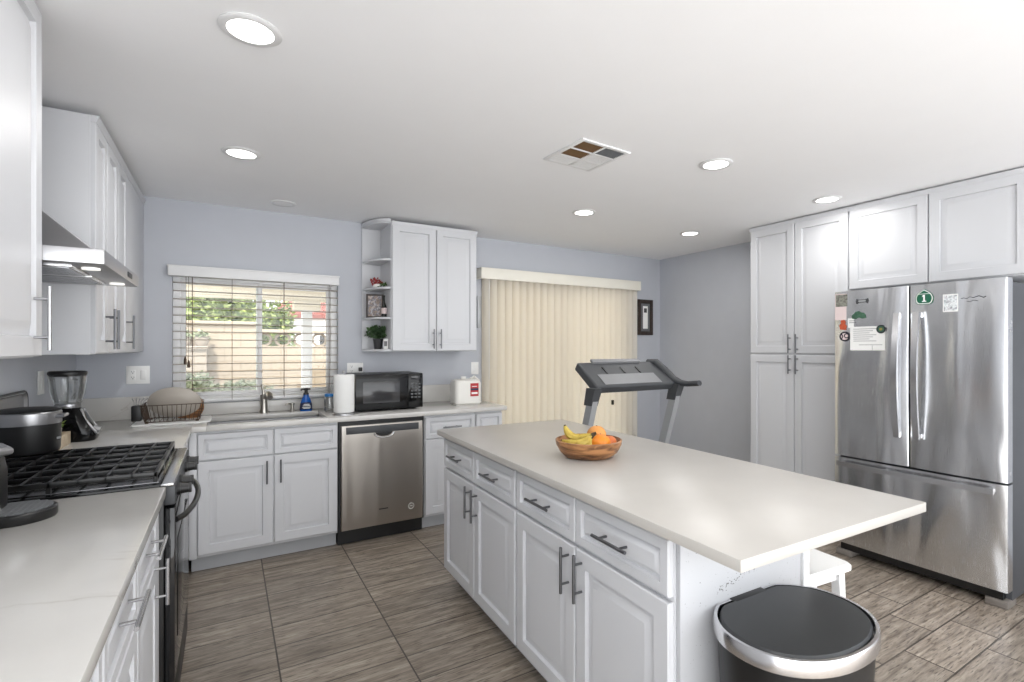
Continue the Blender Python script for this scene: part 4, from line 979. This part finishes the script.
# ------------------------------------------------------------------ stool
st = thing('stool', 'white wooden stool tucked beside the island near the trash can', 'stool', (2.655, -3.31, 0), -.09)
b = B(); prof_rr(b, [(-.145, .145, -.085, .085, .018, .571), (-.15, .15, -.09, .09, .02, .576), (-.15, .15, -.09, .09, .02, .592), (-.143, .143, -.083, .083, .02, .60)]); obj('seat', b, 'pure_white', st)
for sx_ in (-1, 1):
    for sy_ in (-1, 1):
        b = B(); x0_, y0_, x1_, y1_ = sx_*.11, sy_*.055, sx_*.125, sy_*.068
        b.rings([[(x+dx_, y+dy_, z) for dx_, dy_ in ((-.016, -.016), (.016, -.016), (.016, .016), (-.016, .016))] for x, y, z in ((x1_, y1_, 0), (x0_, y0_, .571))]); obj('leg', b, 'white', st, smooth=False)
for sy_ in (-1, 1):
    b = B(); b.box(-.11, .11, sy_*.061-.008, sy_*.061+.008, .2, .23, .002); obj('stretcher', b, 'white', st)
b = B(); b.box(-.105, .105, -.06, .06, .535, .571, .002); obj('apron', b, 'white', st)

# ------------------------------------------------------------------ trash can
tc = thing('trash_can', 'black oval step trash can with a steel rim beside the island', 'trash can', (2.146, -3.588, 0), IT)
def oval(a, c, n=56, flat=.155):
    o = []
    for k in range(n):
        t = 2*pi*k/n; x, y = a*abs(cos(t))**.92*(1 if cos(t) > 0 else -1), c*abs(sin(t))**.92*(1 if sin(t) > 0 else -1); o.append((x, min(y, flat)))
    return o
def ovl(b, L, **kw): b.rings([[(x, y, z) for x, y in oval(a, c, flat=f)] for a, c, f, z in L], **kw)
b = B(); ovl(b, [(.185, .14, .125, .02), (.19, .145, .13, .03), (.222, .172, .15, .61), (.222, .172, .15, .62)]); obj('bin', b, 'black', tc)
b = B(); ovl(b, [(.226, .176, .153, .617), (.232, .182, .157, .621), (.233, .183, .158, .653), (.230, .180, .156, .660), (.222, .172, .149, .660), (.220, .170, .147, .640)], cap0=False, cap1=False); obj('rim', b, 'fsteel', tc)
b = B(); ovl(b, [(.216, .166, .144, .64), (.216, .166, .144, .655), (.210, .160, .139, .662), (.17, .13, .11, .664)]); obj('lid', b, 'lidblack', tc)
b = B(); b.box(-.07, .07, .132, .160, .63, .6625, .003); obj('hinge', b, 'black', tc)
b = B(); ovl(b, [(.19, .146, .13, 0), (.194, .15, .132, .005), (.194, .15, .132, .025), (.188, .144, .127, .03)]); obj('base_ring', b, 'black', tc)
b = B(); b.box(-.045, .045, -.20, -.13, .012, .024, .004); obj('pedal', b, 'steel', tc)

# ------------------------------------------------------------------ treadmill
tm = thing('treadmill', 'charcoal and silver treadmill in front of the patio door', 'treadmill', (3.345, -1.9, 0))
def L_(x, y, z): return (x-3.345, y+1.9, z)
for x in (2.95, 3.74):
    s_ = 1 if x > 3.3 else -1
    b = B(); b.T = None
    p0, p1 = Vector(L_(x, -1.33, .12)), Vector(L_(x, -1.62, 1.03))
    b.rings([[p+Vector((dx_, dy_, 0)) for dx_, dy_ in ((-.022, -.035), (.022, -.035), (.022, .035), (-.022, .035))] for p in (p0, p1)]); obj('upright', b, 'silverplastic', tm, smooth=False)
    b = B(); p2 = Vector(L_(x, -1.64, 1.12)); q = Vector(L_(x, -1.60, 1.0))
    b.rings([[p+Vector((dx_*k, dy_*k, 0)) for dx_, dy_ in ((-.028, -.042), (.028, -.042), (.028, .042), (-.028, .042))] for p, k in ((q, 1), (p2, 1.15))]); obj('bracket', b, 'charcoal', tm, smooth=False)
    b = B()
    if x < 3: b.tube([L_(x, -1.60, 1.14), L_(x, -1.70, 1.14), L_(x, -1.86, 1.155)], [.024, .022, .021], 12)
    else: b.tube([L_(x-.05, -1.37, 1.285), L_(x-.02, -1.44, 1.285), L_(x+.0, -1.52, 1.22), L_(x+.01, -1.60, 1.155), L_(x+.005, -1.68, 1.13), L_(x, -1.75, 1.128), L_(x, -1.86, 1.14)], [.024, .030, .032, .032, .029, .025, .024], 12, flat=.85); obj('handrail', b, 'charcoal', tm)
# console: wedge tilted towards the runner
def slab(b, x0, x1, a, c, th, mi=0, inset=0):
    (y0, z0_), (y1, z1_) = a, c; d = Vector((0, y1-y0, z1_-z0_)).normalized(); nrm = Vector((0, d.z, -d.y))  # away from runner, downward
    P = [Vector(L_(x0, y0, z0_)), Vector(L_(x1, y0, z0_)), Vector(L_(x1, y1, z1_)), Vector(L_(x0, y1, z1_))]
    b.rings([P, [p+nrm*th for p in P]], mi=mi)
b = B(); slab(b, 2.975, 3.775, (-1.64, 1.128), (-1.40, 1.292), .065)
ce = obj('console', b, 'charcoal', tm, smooth=False)
bv = ce.modifiers.new('bevel', 'BEVEL'); bv.width = .015; bv.segments = 3; bv.limit_method = 'ANGLE'
b = B(); slab(b, 3.06, 3.60, (-1.625, 1.1383), (-1.53, 1.2032), -.004); obj('display', b, 'screen_grey', ce, smooth=False)
b = B(); slab(b, 3.10, 3.56, (-1.42, 1.2783), (-1.39, 1.2988), -.016); obj('top_ledge', b, 'screen_grey', ce, smooth=False)
b = B()
for x in (3.16, 3.33, 3.48): slab(b, x-.006, x+.006, (-1.52, 1.210), (-1.46, 1.251), -.007)
obj('divider', b, 'black', ce, smooth=False)
b = B(); b.box(*[v for v in (-.375, .375)], *(-.68, .62), .06, .12, .01); dk = obj('deck', b, 'charcoal', tm)
b = B(); b.box(-.27, .27, -.68, .45, .12, .128, .003); obj('belt', b, 'black', dk)
for s_ in (-1, 1):
    b = B(); b.box(s_*.33-.04, s_*.33+.04, -.68, .5, .12, .145, .005); obj('side_rail', b, 'silverplastic', dk)
b = B(); prof_rr(b, [(-.40, .40, .44, .84, .06, .05), (-.40, .40, .44, .84, .06, .15), (-.36, .36, .50, .80, .06, .24)]); obj('motor_hood', b, 'charcoal', tm)
for x in (-.34, .34):
    for y in (-.6, .72):
        b = B(); b.cyl((x-.02, y, .03), (x+.02, y, .03), .03, 14); obj('foot', b, 'black', tm)

# ------------------------------------------------------------------ ceiling lights and vent
def ceiling_light(x, y, label, lit=True, r=.081):
    t = thing('ceiling_light', label, 'ceiling light', (x, y, H), 0, 'recessed ceiling lights' if lit else None)
    b = B(); b.lathe([(r*.82, -.001), (r*1.12, -.001), (r*1.14, -.004), (r*1.05, -.009), (r*.84, -.009)], seg=40, cap0=False, cap1=False); obj('trim_ring', b, 'white', t)
    b = B(); b.lathe([(r*.85, -.001), (r*.85, -.006), (.002, -.0065)], seg=36); obj('diffuser', b, 'led' if lit else 'ceiling', t)
    if lit:
        la = bpy.data.lights.new('bulb', 'AREA'); la.shape = 'DISK'; la.size = r*1.7; la.energy = LAMP_POWER; la.color = (1, .985, .965)
        lo = bpy.data.objects.new('bulb', la); COL.objects.link(lo); lo.parent = t; lo.location = (0, 0, -.02)
    return t
for x, y, lb in ((.893, -2.49, 'recessed ceiling light at the upper left, nearest the hood, largest in view'),
                 (.893, -1.25, 'recessed ceiling light on the left, second from the camera'),
                 (3.17, -2.477, 'recessed ceiling light right of the air vent'),
                 (3.148, -1.253, 'recessed ceiling light in front of the vertical blinds'),
                 (4.389, -1.181, 'recessed ceiling light nearest the back right corner'),
                 (4.386, -2.427, 'recessed ceiling light just in front of the pantry cabinet')):
    ceiling_light(x, y, lb)
for x, y, lb in ((.893, -4.2, 'unseen recessed ceiling light added above the camera'), (3.17, -4.2, 'unseen recessed ceiling light added behind the trash can side')):  # unseen lights added beyond the visible six to strengthen the indoor light
    ceiling_light(x, y, lb)
ceiling_light(1.17, -.307, 'flat unlit round white ceiling cover above the window', False, .075)
vt = thing('ceiling_vent', 'square white ceiling air vent with six louvre cells', 'vent', (2.473, -2.193, H), .06)
b = B(); ring(b, -.165, .165, -.17, .17, .022, 0, .01, .002)
b.T = None
vv_ = b.bm.verts
for v in vv_: v.co = Vector((v.co.x, v.co.z, -v.co.y))
b.box(-.006, .006, -.15, .15, -.010, -.0, .001).box(-.15, .15, -.056, -.044, -.0095, 0, .001).box(-.15, .15, .046, .058, -.0095, 0, .001)
obj('frame', b, 'white', vt)
k = 0
cells = [(-.143, -.006, .058, .148), (.006, .143, .058, .148), (-.143, -.006, -.044, .046), (.006, .143, -.044, .046), (-.143, -.006, -.148, -.056), (.006, .143, -.148, -.056)]
cm_ = ['white', 'white', 'brownvent', 'white', 'brownvent', 'greyvent']
for (x0, x1, y0, y1), mt in zip(cells, cm_):
    b = B(); b.box(x0, x1, y0, y1, -.0035, -.0005); ps = obj('cell_back', b, mt if mt != 'white' else 'greyvent', vt, smooth=False)
    b = B(); n = 8
    for i in range(n):
        u = y0+(y1-y0)*(i+.5)/n
        if mt == 'white': b.box(x0, x1, u-.0036, u+.0030, -.0085, -.0065)
        else: b.box(x0, x1, u-.001, u+.001, -.008, -.004)
    obj('louvre', b, 'white' if mt == 'white' else mt, ps, smooth=False)
